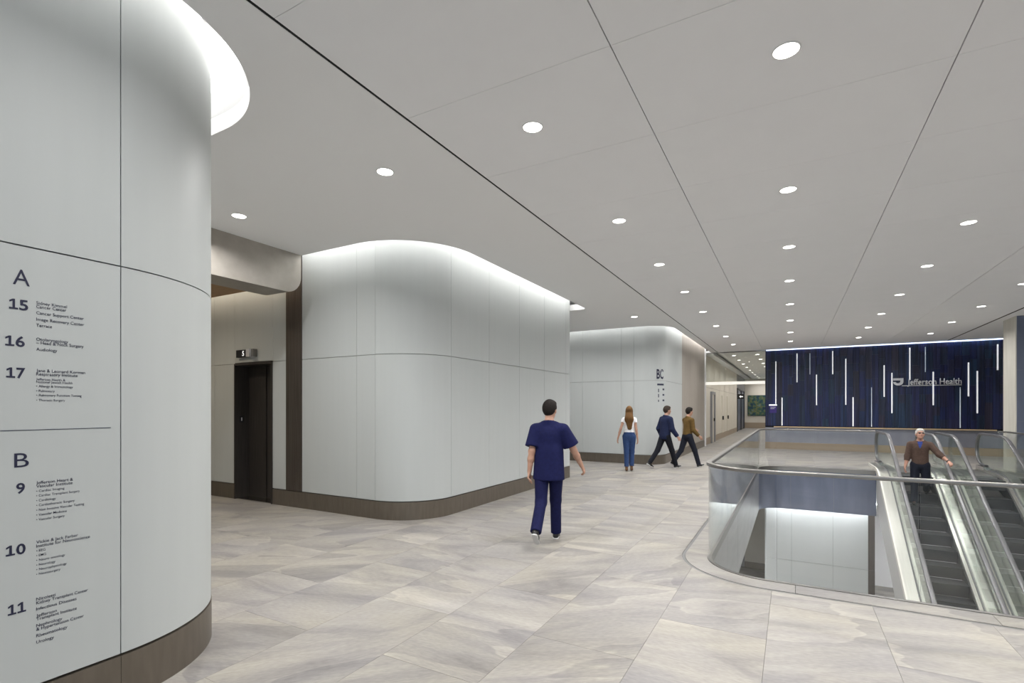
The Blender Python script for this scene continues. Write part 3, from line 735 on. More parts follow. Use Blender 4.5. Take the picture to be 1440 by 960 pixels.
# assumed glazed end behind the viewer, added to bring in cool daylight
o = MB().box(-3.2, 12, -7.1, -6.95, 3.75, 4.3).box(-3.2, 12, -7.1, -6.95, 0, .3).build('wall_back', 'plaster'); struct(o, 'white sill and lintel of the added glazed wall behind the viewer', 'wall')
wn = empty('window_added', (4, -7, .3)); struct(wn, 'assumed mullioned window wall behind the viewer, added for cool daylight', 'window')
for k in range(9):
    x = -3.2+k*15.2/8; sub(wn, 'mullion', MB().box(x-.04, x+.04, -7.1, -6.95, .3, 3.75).mesh('mullion'), 'rail_metal')
    if k < 8: sub(wn, 'pane', MB().box(x+.04, x+15.2/8-.04, -7.03, -7.02, .3, 3.75).mesh('pane'), 'transom_glass')
pl_ = bpy.data.lights.new('window_portal', 'AREA'); pl_.shape = 'RECTANGLE'; pl_.size = 15.2; pl_.size_y = 3.45; pl_.cycles.is_portal = True
po = bpy.data.objects.new('window_portal', pl_); col.objects.link(po); po.location = (4.4, -6.9, 2.02); po.rotation_euler = (math.pi/2, 0, 0)

# ------------------------------------------------------------------ downlights
def downlight(x, y, z, label, group, watts, warm=(1, .985, .965)):
    r = empty('recessed_downlight', (x, y, z)); tag(r, label, 'light', group)
    if not hasattr(downlight, 'ring'):
        mb = MB(); N = 24
        c = lambda rr, zz: [(rr*math.cos(2*math.pi*k/N), rr*math.sin(2*math.pi*k/N), zz) for k in range(N)]
        mb.quad_grid([c(.088, 0), c(.086, -.005), c(.078, -.006), c(.076, 0)], True, True)
        downlight.ring = mb.mesh('trim_ring'); downlight.ring.materials.append(MATS['trim_white'])
        mb = MB().poly(c(.077, -.002), True); downlight.lens = mb.mesh('lens'); downlight.lens.materials.append(MATS['lens'])
        downlight.lamps = {}
    for nm, me in (('trim_ring', downlight.ring), ('lens', downlight.lens)):
        o = bpy.data.objects.new(nm, me); col.objects.link(o); o.parent = r
    if watts:
        key = (watts, warm)
        if key not in downlight.lamps:
            l = bpy.data.lights.new('downlight_lamp', 'AREA'); l.shape = 'DISK'; l.size = .15; l.energy = watts; l.color = warm; l.spread = math.radians(150)
            downlight.lamps[key] = l
        o = bpy.data.objects.new('lamp', downlight.lamps[key]); col.objects.link(o); o.parent = r; o.location = (0, 0, -.012)
    return r
YL = [1.35, 3.74, 6.14, 8.33, 10.55, 12.95, 15.37, 17.8, 20.2]
ORD = ['first', 'second', 'third', 'fourth', 'fifth', 'sixth', 'seventh', 'eighth', 'ninth', 'tenth', 'eleventh', 'twelfth', 'thirteenth', 'fourteenth']
ROWN = {-1.88: 'row beside the dark ceiling slot', -.03: 'second row from the ceiling slot', 1.95: 'row above the escalators', 3.82: 'row nearest the pillar'}
for X in (-1.88, -.03, 1.95, 3.82):
    for y in YL:
        downlight(X, y, CEIL, 'round downlight in the %s, %s from the blue wall' % (ROWN[X], ORD[len(YL)-1-YL.index(y)]), 'downlights in the panel ceiling', DOWN_W)
for X, y, lb in ((-3.51, 3.74, 'round recessed downlight in the plaster ceiling before the elevator lobby'), (-5.87, 3.74, 'round recessed downlight in the plaster ceiling close to the taupe bulkhead'), (-3.52, 12.8, 'round recessed downlight in the plaster ceiling between the two rounded white walls'),
                 (-5.9, 12.8, 'round recessed downlight in the plaster ceiling behind the rounded white wall')):
    downlight(X, y, CEIL, lb, None, DOWN_W*1.5)
for X in (6.6, 9.4):  # lamps added out of view to lift the dark bay and its ceiling
    for y in (3.74, 8.33, 12.95, 17.8):
        if y < 16 or X > 7: downlight(X, y, CEIL, 'unseen round downlight added to brighten the bay beyond the well and escalators', 'added downlights in the bay beyond the escalators', DOWN_W)
for X in (-2.25, -1.3):
    for y in (24.5, 27, 29.5, 32, 34.5, 37, 39.5, 42, 44):
        downlight(X, y, CEIL, 'tiny recessed downlight in the passage ceiling behind the glass transom', 'downlights in the far passage', DOWN_W*.55)
for X in (-9, -11.5): downlight(X, 4.0, 3.61, 'round recessed downlight in the warm wood lobby ceiling', 'downlights in the lobby', DOWN_W*.6, (1, .85, .65))
for X, y in ((-3, 8), (-3, 12), (-3, 16), (0, 4), (2, 4), (6.5, 8), (6.5, 12), (6.5, 16), (4, 20)):  # lamps added, mostly out of sight, to light the lower level
    downlight(X, y, LOWC, 'recessed downlight added to light the storey below', 'added downlights of the storey below', LOW_W, (.98, .985, 1))

# ------------------------------------------------------------------ directory lettering
FXX = -3.28+.0015
dr = empty('wall_directory', (-3.28, 1.0, 1.6)); tag(dr, 'navy printed elevator directory for banks A and B on the white glass wall', 'sign')
def dtext(t, x0, yb, x1, cap_px, bold=0.0, tilt=True):
    a = at_x(x0, yb, FXX); b = at_x(x1, yb, FXX)
    depth = a.x/ray(x0, yb).x
    place_text(t, a, (0, 1, 0), (1, 0, 0), b.y-a.y, cap_px*depth/FPX, 'text_navy', dr, bold, 'lettering')
dtext('A', 18, 399, 42, 22); dtext('B', 20, 657.5, 40.7, 20)
for t, x0, yb, x1 in (('15', 12.7, 433.4, 40.3), ('16', 7.1, 485.5, 35.6), ('17', 8.8, 530.6, 36.2), ('9', 22.7, 694, 36.3), ('10', 8, 782.7, 36.7), ('11', 10.9, 866, 37.2)):
    zb_ = at_x(x0, yb, FXX).z; hw = (x1-x0)/2 if len(t) > 1 else (x1-x0)
    for q_, ch_ in enumerate(t):
        xa = x0+q_*hw*1.04; rr = ray(xa, 0); yy = HORIZON-(zb_-CAM_H)*rr.x/FXX*FPX
        dtext(ch_, xa, yy, xa+hw*.92, 14, .022)
for t, yb, x1 in (('Sidney Kimmel', 427.5, 94.3), ('Cancer Center', 432.8, 93.3), ('Cancer Support Center', 441.6, 117.7), ('Image Recovery Center', 450.6, 118.6), ('Terrace', 459, 73.1), ('Otolaryngology', 478.7, 96), ('\u2013 Head & Neck Surgery', 483.5, 117.7), ('Audiology', 492.8, 80.6),
                  ('Jane & Leonard Korman', 522.7, 120), ('Respiratory Institute', 527.6, 109.3), ('Jefferson Heart &', 680.8, 102.8), ('Vascular Institute', 685.8, 101.9), ('Vickie & Jack Farber', 764.4, 109.8), ('Institute for Neuroscience', 769.8, 126.6),
                  ('Nicoletti', 844.6, 78), ('Kidney Transplant Center', 849.8, 123.7), ('Infectious Diseases', 858.3, 107.7), ('Jefferson', 867.9, 80), ('Transplant Institute', 872.6, 108), ('Nephrology', 881.8, 87.6), ('& Hypertension Center', 887, 118), ('Rheumatology', 896, 95), ('Urology', 905, 76)):
    dtext(t, 51, yb, x1, 4.3, .006)
for t, yb, x1 in (('Jefferson Health &', 534.5, 91.8), ('National Jewish Health', 538.3, 102), ('\u2022 Allergy & Immunology', 544.3, 102.7), ('\u2022 Pulmonary', 550.9, 77), ('\u2022 Pulmonary Function Testing', 557, 114.7), ('\u2022 Thoracic Surgery', 564, 91.5),
                  ('\u2022 Cardiac Imaging', 692, 90.6), ('\u2022 Cardiac Transplant Surgery', 698.6, 112.2), ('\u2022 Cardiology', 705.4, 78.6), ('\u2022 Cardiothoracic Surgery', 712, 105), ('\u2022 Non Invasive Vascular Testing', 718.8, 118.3), ('\u2022 Vascular Medicine', 725.6, 94), ('\u2022 Vascular Surgery', 732.2, 91),
                  ('\u2022 EEG', 776, 64), ('\u2022 EMG', 782.7, 64.8), ('\u2022 Neuro oncology', 789.4, 91.4), ('\u2022 Neurology', 796, 78), ('\u2022 Neurophysiology', 802.5, 93.8), ('\u2022 Neurosurgery', 809, 85)):
    dtext(t, 51, yb, x1, 3.3, .003)
a = at_x(-60, 606.5, FXX); b = at_x(156, 604, FXX)
sub(dr, 'divider_line', MB().box(FXX-.001, FXX+.0005, a.y, b.y, 1.5385, 1.5415).mesh('line'), 'text_navy')
# floor letters on the far rounded wall
fl = empty('wall_lettering', (-3.6, 14.7, 2.4)); tag(fl, 'dark floor letters BC with small lines of print on the far rounded white wall', 'sign')
sc_ = P_REAR.near((-3.42, 14.86))
p0 = P_REAR.at(sc_); n0 = P_REAR.nrm(sc_); t0 = Vector((-n0.y, n0.x))
def curved(body, s_start, z, width, cap, bold):
    me, a_, b_ = text_mesh(body, bold); sy = cap/CAPH; sx = width/(b_-a_)
    for v in me.vertices:
        s_at = s_start+(v.co.x-a_)*sx; p = P_REAR.at(s_at)+P_REAR.nrm(s_at)*.003; v.co = (p.x, p.y, z+v.co.y*sy)
    sub(fl, 'lettering', me, 'text_navy')
curved('BC', sc_-.02, 2.50, .26, .26, .03)
def bar(s_start, ln, z, h):
    c = [(P_REAR.at(s_start+ln*k/4), P_REAR.nrm(s_start+ln*k/4)) for k in range(5)]
    mb = MB(); mb.quad_grid([[(p.x+n.x*.003, p.y+n.y*.003, zz) for p, n in c] for zz in (z, z+h)]); sub(fl, 'printed_line', mb.mesh('line'), 'text_navy')
for ds, ln, z, h in ((0, .26, 2.30, .05), (.20, .09, 2.16, .05), (.20, .09, 2.0, .05), (.20, .09, 1.84, .05), (.03, .03, 2.10, .10), (.03, .03, 1.95, .10), (.03, .03, 1.82, .06)): bar(sc_+ds, ln, z, h)

# ------------------------------------------------------------------ glass balustrade round the well
bal = empty('glass_balustrade', (0, 5.4, 0)); tag(bal, 'frameless glass balustrade with flat metal handrail round the floor opening', 'balustrade')
W = WELL; I = .012
BPth = Path([(PITX0-.02, W['y1']), (W['x0'], W['y1']), (W['x0'], W['y0']), (W['x1'], W['y0']), (W['x1'], 17.3), (4.62, 17.3)], [0, W['r'], W['r'], W['r'], .12, 0], 18)
gl_cuts = [0, BPth.near((.55, 16.05)), BPth.near((-.8, 15.3))]
for y in (13.8, 12.3, 10.8, 9.3, 7.8, 6.2): gl_cuts.append(BPth.near((W['x0'], y)))
for x in (-.13, .945, 2.02, 3.1): gl_cuts.append(BPth.near((x, W['y0'])))
for y in (6.6, 8.1, 9.6, 11.1, 12.6, 14.1, 15.6): gl_cuts.append(BPth.near((W['x1'], y)))
gl_cuts.append(BPth.L); gl_cuts = sorted(gl_cuts)
for a, b in zip(gl_cuts[:-1], gl_cuts[1:]):
    if b-a < .05: continue
    me = slab(BPth, a+.006, b-.006, -.02, 1.018, -.008, .008).mesh('glass_pane'); sub(bal, 'glass_pane', me, 'clear_glass')
hp = [(p.x, p.y, 1.035) for p, n in BPth.cut(0, BPth.L)]
sub(bal, 'handrail', sweep(hp, round_prof(.060, .036, 20, 6)).mesh('handrail'), 'rail_metal')
sub(bal, 'base_shoe', slab(BPth, 0, BPth.L, -.10, .006, -.022, .022).mesh('shoe'), 'rail_metal')

# ------------------------------------------------------------------ escalators
SL = math.tan(math.radians(30)); KY = 15.77
def eprofile(off=0, y_back=17.6, y_front=4.6, n=10):
    """step-line in (y, z): flat landing, 30 degree flight, lower landing"""
    pts = [(y_back, off)]; r = 1.5; d = r*math.tan(math.radians(15))
    c = (KY+d, off-r)
    for k in range(n+1):
        t = math.radians(90+30*k/n); pts.append((c[0]+r*math.cos(t), c[1]+r*math.sin(t)))
    yl = KY+LOWZ/SL; c = (yl-d, LOWZ+off+r)
    for k in range(n+1):
        t = math.radians(-60-30*k/n); pts.append((c[0]+r*math.cos(t), c[1]+r*math.sin(t)))
    pts.append((y_front, LOWZ+off)); return pts
def strip(x0, x1, lo, hi, name, m, parent):
    """solid between two (y,z) profiles of equal length, x0..x1"""
    mb = MB(); T = lambda x, P_: [(x, y, z) for y, z in P_]
    mb.quad_grid([T(x0, hi), T(x1, hi)], False); mb.quad_grid([T(x1, lo), T(x0, lo)], False)
    mb.quad_grid([T(x0, lo), T(x0, hi)], False); mb.quad_grid([T(x1, hi), T(x1, lo)], False)
    for k, fl_ in ((0, 0), (-1, 1)): mb.poly([(x0, *lo[k]), (x1, *lo[k]), (x1, *hi[k]), (x0, *hi[k])], fl_)
    me = mb.mesh(name); bm = bmesh.new(); bm.from_mesh(me); bmesh.ops.recalc_face_normals(bm, faces=bm.faces[:]); bm.to_mesh(me); bm.free()
    return sub(parent, name, me, m)
def escalator(xl, xr, outl_, outr_, label):
    r = empty('escalator', ((xl+xr)/2, 17.0, 0)); tag(r, label, 'escalator', None)
    deck = eprofile(.07)
    for s_x, xo, xg in ((-1, outl_, xl), (1, outr_, xr)):
        ins = xg-s_x*.075      # inner edge towards the steps
        strip(min(xo, xg), max(xo, xg), eprofile(.0), deck, 'outer_deck', 'brushed_steel', r)
        strip(min(xg, ins), max(xg, ins), eprofile(-.02), eprofile(.05), 'inner_deck', 'brushed_steel', r)
        strip(xg-.016, xg+.016, eprofile(.05), eprofile(.085), 'glass_channel', 'rubber', r)
        strip(min(ins, ins-s_x*.012), max(ins, ins-s_x*.012), eprofile(-.30), eprofile(-.005), 'skirt', 'step_black', r)
        if abs(xo-1.95) < .05:
            strip(xo-.03, xo, eprofile(-.05), eprofile(.085), 'edge_strip', 'deck_edge', r)
        strip(xo-.012 if s_x < 0 else xo-.012, xo+.012, eprofile(-1.05), eprofile(0), 'truss_panel', 'truss_grey', r)
        # glass panels with a rounded newel end
        top = eprofile(.97, 17.5); bot = eprofile(.08, 17.5)
        ny, nz, nr = 17.5, .97-.40, .40
        arc = [(ny+nr*math.cos(math.radians(t)), nz+nr*math.sin(math.radians(t))) for t in range(-78, 91, 12)]
        mb = MB(); pts_ = arc+[(17.5, .08)]
        for xx, fl_ in ((xg-.006, False), (xg+.006, True)): mb.poly([(xx, y, z) for y, z in pts_], fl_)
        sub(r, 'glass_panel', mb.mesh('newel_glass'), 'green_glass')
        L = len(top); seg = [(0, 11), (11, 12), (12, L-1)]
        # split the flight in three panes
        a_, b_ = top[11], top[12]; c_, d_ = bot[11], bot[12]
        lerp = lambda p, q_, t: (p[0]+(q_[0]-p[0])*t, p[1]+(q_[1]-p[1])*t)
        panes = [(top[:12]+[lerp(a_, b_, .12)], bot[:12]+[lerp(c_, d_, .12)])]
        for t0_, t1_ in ((.12, .34), (.34, .56), (.56, .78), (.78, 1)):
            panes.append(([lerp(a_, b_, t0_+.001), lerp(a_, b_, t1_-.001)], [lerp(c_, d_, t0_+.001), lerp(c_, d_, t1_-.001)]))
        panes.append((top[12:], bot[12:]))
        for tp, bt in panes: strip(xg-.006, xg+.006, bt, tp, 'glass_panel', 'green_glass', r)
        rail = [(xg, y, z) for y, z in arc]+[(xg, y, z) for y, z in top[1:]]
        rail = [(xg, 17.15, .16), (xg, 17.35, .165)]+rail
        mb = MB(); rows = []; pr = round_prof(.082, .05, 14, 3)
        V = [Vector(p) for p in rail]
        for i, p in enumerate(V):
            t_ = (V[min(i+1, len(V)-1)]-V[max(i-1, 0)]).normalized(); sd = Vector((1, 0, 0)); up_ = sd.cross(t_)
            rows.append([p+sd*a+up_*b for a, b in pr])
        mb.quad_grid(rows, True, True); mb.poly(rows[0]); mb.poly(rows[-1], True)
        me = mb.mesh('handrail'); bm = bmesh.new(); bm.from_mesh(me); bmesh.ops.recalc_face_normals(bm, faces=bm.faces[:]); bm.to_mesh(me); bm.free()
        sub(r, 'handrail', me, 'rubber')
        # rail guide under the rubber
        strip(xg-.015, xg+.015, [(y, z-.045) for y, z in top], [(y, z-.02) for y, z in top], 'rail_guide', 'steel', r)
        sub(r, 'newel_base', MB().box(xg-.07, xg+.07, 17.1, 17.72, .0, .13).mesh('newel'), 'steel')
    # steps
    sx0, sx1 = xl+.09, xr-.09
    line_ = eprofile(0)
    for k in range(24):
        y1 = 15.48-k*.40; zz = .02+np.interp(y1-.4, [p[0] for p in line_][::-1], [p[1] for p in line_][::-1])
        mb = MB().box(sx0, sx1, y1-.40, y1, zz-.24, zz-.015); st = sub(r, 'step', mb.mesh('step'), 'step_black')
        if zz < LOWZ+.05: break
        t = obj('tread', MB().box(sx0, sx1, y1-.40, y1, zz-.015, zz).mesh('tread'), 'step_tread', st)
        t.matrix_parent_inverse = st.matrix_parent_inverse.copy()
    sub(r, 'step', MB().box(sx0, sx1, 15.48, KY+.25, -.25, -.03).mesh('step'), 'step_tread')
    sub(r, 'comb_plate', MB().box(sx0, sx1, KY+.25, PITY, -.06, 0).mesh('comb'), 'brushed_steel')
    sub(r, 'comb_line', MB().box(sx0, sx1, KY+.25, KY+.30, 0, .003).mesh('comb'), 'steel')
    sub(r, 'underside', MB().box(sx0-.1, sx1+.1, 16.06, PITY, -1.0, -.3).mesh('pit'), 'truss_grey')
    return r
escalator(2.15, 3.07, 1.95, 3.236, 'steel and glass escalator beside the glass balustrade carrying a man down')
escalator(3.44, 4.36, 3.274, 4.57, 'empty steel and glass escalator next to the pillar')

# ------------------------------------------------------------------ people: signed-distance bodies meshed with surface nets
def sdf_mesh(f, lo, hi, h, name):
    lo = np.array(lo, np.float32); hi = np.array(hi, np.float32); B = 8
    nb = np.ceil((hi-lo)/(h*B)).astype(int); n = nb*B+1
    G = np.zeros(n, np.float32)
    bi = np.stack(np.meshgrid(*[np.arange(k) for k in nb], indexing='ij'), -1).reshape(-1, 3)
    c = lo+(bi+.5)*h*B; d = f(c.astype(np.float32)); keep = np.abs(d) < h*B*1.35
    sg = np.where(d < 0, -1, 1).astype(np.float32)
    G4 = G
    for (i, j, k), s_ in zip(bi[~keep]*B, sg[~keep]): G4[i:i+B+1, j:j+B+1, k:k+B+1] = s_
    loc = np.stack(np.meshgrid(*[np.arange(B+1)]*3, indexing='ij'), -1).reshape(-1, 3)
    kb = bi[keep]*B
    for q in range(0, len(kb), 400):
        idx = kb[q:q+400][:, None, :]+loc[None]
        P_ = (lo+idx*h).astype(np.float32).reshape(-1, 3)
        G4[idx[..., 0].ravel(), idx[..., 1].ravel(), idx[..., 2].ravel()] = f(P_)
    S = G4 < 0
    corners = [(a, b, c_) for a in (0, 1) for b in (0, 1) for c_ in (0, 1)]
    m = n-1; cnt = np.zeros(m, np.int8)
    for a, b, c_ in corners: cnt += S[a:a+m[0], b:b+m[1], c_:c_+m[2]]
    act = (cnt > 0) & (cnt < 8); ids = np.full(m, -1, np.int32); cell = np.argwhere(act); ids[act] = np.arange(len(cell))
    acc = np.zeros((len(cell), 3)); w_ = np.zeros(len(cell))
    def val(o): return G4[cell[:, 0]+o[0], cell[:, 1]+o[1], cell[:, 2]+o[2]]
    for a in corners:
        for ax in range(3):
            if a[ax]: continue
            b = list(a); b[ax] = 1; va, vb = val(a), val(b); x = (va < 0) != (vb < 0)
            t = np.where(x, va/(va-vb+1e-12), 0); p = np.tile(np.array(a, float), (len(cell), 1)); p[:, ax] += t
            acc += p*x[:, None]; w_ += x
    V = lo+(cell+acc/np.maximum(w_, 1)[:, None])*h
    F = []
    for ax in range(3):
        u, v = (ax+1) % 3, (ax+2) % 3; sl = [slice(None)]*3
        A = [slice(1, -1)]*3; A[ax] = slice(0, -1); Bq = list(A); Bq[ax] = slice(1, None)
        sa, sb = S[tuple(A)], S[tuple(Bq)]; e = np.argwhere(sa != sb)
        if not len(e): continue
        inside = sa[e[:, 0], e[:, 1], e[:, 2]]
        e = e.copy(); e[:, u] += 1; e[:, v] += 1
        def gid(du, dv):
            g = e.copy(); g[:, u] -= du; g[:, v] -= dv; return ids[g[:, 0], g[:, 1], g[:, 2]]
        q = np.stack([gid(0, 0), gid(1, 0), gid(1, 1), gid(0, 1)], 1)
        q[~inside] = q[~inside][:, ::-1]; F.append(q)
    F = np.concatenate(F) if F else np.zeros((0, 4), int)
    F = F[(F >= 0).all(1)]
    me = bpy.data.meshes.new(name); me.from_pydata(V.tolist(), [], F.tolist())
    me.polygons.foreach_set('use_smooth', [True]*len(me.polygons)); me.update()
    return me
V3 = lambda *a: np.array(a, np.float32)
def cap(a, b, ra, rb, sy=1.0):
    a, b = np.array(a, np.float32), np.array(b, np.float32)
    def f(p):
        q = p-a; ab = b-a
        if sy != 1.0: q = q.copy(); q[:, 1] /= sy; ab = ab*V3(1, 1/sy, 1)
        t = np.clip(q@ab/max(float(ab@ab), 1e-9), 0, 1); d = np.linalg.norm(q-t[:, None]*ab, axis=1)-(ra+(rb-ra)*t)
        return d*min(1, sy)
    return f
def ell(c, r):
    c, r = np.array(c, np.float32), np.array(r, np.float32)
    def f(p):
        q = p-c; k0 = np.linalg.norm(q/r, axis=1); k1 = np.linalg.norm(q/(r*r), axis=1); return k0*(k0-1)/np.maximum(k1, 1e-6)
    return f
def plane(pt, nrm_):                        # negative behind the plane
    pt, nn = np.array(pt, np.float32), np.array(nrm_, np.float32); nn = nn/np.linalg.norm(nn)
    return lambda p: (p-pt)@nn
def uni(fs, k=.02):
    def f(p):
        d = fs[0](p)
        for g in fs[1:]:
            e = g(p)
            if k > 0: hh = np.clip(.5+.5*(e-d)/k, 0, 1); d = e*(1-hh)+d*hh-k*hh*(1-hh)
            else: d = np.minimum(d, e)
        return d
    return f
def inter(*fs):
    def f(p):
        d = fs[0](p)
        for g in fs[1:]: d = np.maximum(d, g(p))
        return d
    return f
def minus(a, b, k=.01):
    def f(p):
        d, e = a(p), -b(p); hh = np.clip(.5-.5*(e-d)/k, 0, 1); return e*(1-hh)+d*hh+k*hh*(1-hh)
    return f
def framed(f, origin, Rm):                  # evaluate f in a rotated frame
    o = np.array(origin, np.float32); R_ = np.array(Rm, np.float32)
    return lambda p: f((p-o)@R_)

noise_mat('skin', (.43, .245, .175), (.49, .29, .21), nscale=20, rough=.5, spec=.35)
noise_mat('skin_pink', (.45, .245, .18), (.51, .29, .22), nscale=20, rough=.5, spec=.35)
for nm, c_ in (('scrub_navy', (.0075, .0095, .052)), ('scrub_trousers', (.007, .0085, .046)), ('denim', (.03, .058, .15)), ('black_cloth', (.010, .011, .016)), ('navy_jacket', (.012, .017, .048)), ('white_cotton', (.78, .78, .80)),
               ('mustard_knit', (.115, .07, .022)), ('brown_knit', (.075, .048, .038)), ('blue_shirt', (.03, .05, .20)), ('dark_trousers', (.014, .016, .026))):
    noise_mat(nm, c_, tuple(x*1.25 for x in c_), nscale=30, rough=.85, spec=.2, bump=.15)
for nm, c_ in (('hair_black', (.012, .010, .009)), ('hair_brown', (.10, .052, .02)), ('hair_grey', (.42, .40, .37)), ('hair_dark', (.03, .022, .018))):
    noise_mat(nm, c_, tuple(x*1.8 for x in c_), scale=(60, 60, 4), nscale=3, rough=.75, spec=.15)
mat('shoe_black', (.012, .012, .013), .4); mat('shoe_brown', (.12, .055, .02), .45); mat('sole_white', (.6, .6, .6), .6)
mat('eye_white', (.75, .73, .70), .25); mat('iris', (.03, .02, .015), .2); mat('lip', (.42, .17, .14), .5)

def person(loc, heading, height, pose, look, label):
    """local frame: faces +Y, right hand +X; height scales everything"""
    k = height/1.76; rad = math.radians; J = {}
    lean = rad(pose.get('lean', 4)); tw = pose.get('sway', 0)
    fem = look.get('fem', False)
    sh_w, hip_w = (.150, .085) if fem else (.178, .088)
    Z0 = .0
    J['pel'] = V3(0, 0, .95)
    up = V3(0, math.sin(lean), math.cos(lean))
    J['waist'] = J['pel']+up*.14; J['chest'] = J['pel']+up*.36; J['neck'] = J['pel']+up*.525+V3(0, -.015, 0); J['head'] = J['pel']+up*.685+V3(0, .015+.02*pose.get('fwd', 0), 0)
    for s_, n_ in ((1, 'r'), (-1, 'l')):
        hip = J['pel']+V3(s_*hip_w, 0, -.03); a, b, o_ = [rad(x) for x in pose['leg_'+n_][:3]]
        kn = hip+.43*V3(s_*math.sin(o_), math.sin(a), -math.cos(a)); an = kn+.42*V3(s_*math.sin(o_)*.3, math.sin(a-b), -math.cos(a-b))
        J['hip_'+n_], J['knee_'+n_], J['ank_'+n_] = hip, kn, an; J['pitch_'+n_] = rad(pose['leg_'+n_][3])
        sh = J['pel']+up*.448+V3(s_*sh_w, 0, 0); a, o_, e_ = [rad(x) for x in pose['arm_'+n_][:3]]
        inw = rad(pose['arm_'+n_][3]) if len(pose['arm_'+n_]) > 3 else 0
        ud = V3(s_*math.sin(o_), math.sin(a)*math.cos(o_), -math.cos(a)*math.cos(o_))
        o2 = o_-inw; fd = V3(s_*math.sin(o2), math.sin(a+e_)*math.cos(o2), -math.cos(a+e_)*math.cos(o2))
        J['sh_'+n_] = sh; J['el_'+n_] = sh+ud*.285; J['wr_'+n_] = J['el_'+n_]+fd*.25; J['fd_'+n_] = fd
    if 'wrist_l' in pose:                     # reach for a rail: two-bone solve
        tgt = np.array(pose['wrist_l'], np.float32); sh = J['sh_l']; v = tgt-sh; L = min(float(np.linalg.norm(v)), .53); v = v/np.linalg.norm(v)
        ca = (.285**2+L*L-.25**2)/(2*.285*L); ca = min(1, ca); bend = V3(-.2, -.3, -1); bend = bend-v*float(bend@v); bend /= np.linalg.norm(bend)
        J['el_l'] = sh+.285*(v*ca+bend*math.sqrt(1-ca*ca)); J['wr_l'] = sh+v*L; fd = J['wr_l']-J['el_l']; J['fd_l'] = fd/np.linalg.norm(fd)
    # head frame
    yaw, pit = rad(pose.get('head_yaw', 0)), rad(pose.get('head_pitch', 0))
    Rh = np.array(Matrix.Rotation(yaw, 3, 'Z') @ Matrix.Rotation(-pit, 3, 'X'))
    def hp_(x, y, z): return J['head']+Rh@V3(x, y, z)
    skull = ell((0, -.004, .02), (.077, .097, .103)); jaw = ell((0, .028, -.052), (.056, .066, .062)); 
    face = uni([skull, jaw, ell((0, .062, -.088), (.026, .026, .022)), cap((0, .088, .012), (0, .107, -.024), .009, .015), ell((.030, .078, -.018), (.026, .02, .022)), ell((-.030, .078, -.018), (.026, .02, .022)),
                cap((-.035, .082, .036), (.035, .082, .036), .012, .012), cap((-.02, .090, -.052), (.02, .090, -.052), .007, .007)], .018)
    face = uni([face, ell((.079, -.006, -.002), (.011, .024, .032)), ell((-.079, -.006, -.002), (.011, .024, .032))], .008)
    for s_ in (1, -1): face = minus(face, ell((s_*.032, .100, .014), (.020, .018, .012)), .012)
    headf = framed(face, J['head'], Rh)
    tr = .9 if fem else 1.0
    pel, wa, ch, nk = J['pel'], J['waist'], J['chest'], J['neck']
    torso = [cap(pel, pel+up*.02, .148 if fem else .142, .14, .74), cap(wa, wa+up*.03, .118*tr, .125*tr, .74), cap(ch-up*.06, ch+up*.02, .138*tr, .148*tr, .70), cap(J['sh_l']*.82+J['sh_r']*.18-up*.012, J['sh_r']*.82+J['sh_l']*.18-up*.012, .062*tr, .062*tr), cap(ch+up*.1, nk, .085, .06, .85), cap(J['sh_r']*.75+J['sh_l']*.25+up*.012, nk+up*.01, .048*tr, .05, 1), cap(J['sh_l']*.75+J['sh_r']*.25+up*.012, nk+up*.01, .048*tr, .05, 1)]
    neck = cap(nk-up*.03, hp_(0, -.012, -.05), .058 if not fem else .05, .052 if not fem else .046)
    body = torso+[neck]
    hands = []
    for s_, n_ in ((1, 'r'), (-1, 'l')):
        H_, K_, A_ = J['hip_'+n_], J['knee_'+n_], J['ank_'+n_]
        body += [cap(H_, K_, .078, .050), cap(K_, K_*.6+A_*.4, .048, .047), cap(K_*.65+A_*.35, A_, .047, .034), cap(A_, A_+V3(0, .055*math.cos(J['pitch_'+n_]), -.035+.055*math.sin(J['pitch_'+n_])), .032, .022)]
        S_, E_, W_, fd = J['sh_'+n_], J['el_'+n_], J['wr_'+n_], J['fd_'+n_]
        at = .82 if fem else 1
        body += [cap(S_, E_, .052*at, .042*at), cap(E_, E_*.6+W_*.4, .042*at, .041*at), cap(E_*.6+W_*.4, W_, .041*at, .027*at)]
        # hand: palm, four fingers, thumb leaving the side of the palm
        nn = np.array(pose.get('palm_'+n_, (-s_, 0, 0)), np.float32); nn = nn-fd*float(nn@fd); nn /= np.linalg.norm(nn)
        hd = np.array(pose.get('hand_'+n_, fd), np.float32); hd = hd/np.linalg.norm(hd); nn = nn-hd*float(nn@hd); nn /= np.linalg.norm(nn)
        wv = np.cross(hd, nn)*(1 if s_ > 0 else -1)
        if 'thumb_'+n_ in pose:
            if float(wv@np.array(pose['thumb_'+n_], np.float32)) < 0: wv = -wv
        elif wv[1] < 0: wv = -wv
        curl = pose.get('curl_'+n_, 1.0)
        hands += [cap(W_, W_+hd*.045, .024, .02), cap(W_+hd*.03+wv*.018, W_+hd*.088+wv*.028, .017, .0125), cap(W_+hd*.03, W_+hd*.09, .018, .0125), cap(W_+hd*.03-wv*.016, W_+hd*.084-wv*.028, .016, .012)]
        for i, ln in enumerate((.072, .08, .074, .058)):
            b0 = W_+hd*(.088-(.004*i if i > 1 else 0))+wv*(.030-.020*i); bend = rad(18+4*i)*curl
            d1 = hd*math.cos(bend)+nn*math.sin(bend); d2 = hd*math.cos(bend*2.6)+nn*math.sin(bend*2.6)
            hands += [cap(b0, b0+d1*ln*.52, .0092, .0086), cap(b0+d1*ln*.52, b0+d1*ln*.52+d2*ln*.48, .0086, .007)]
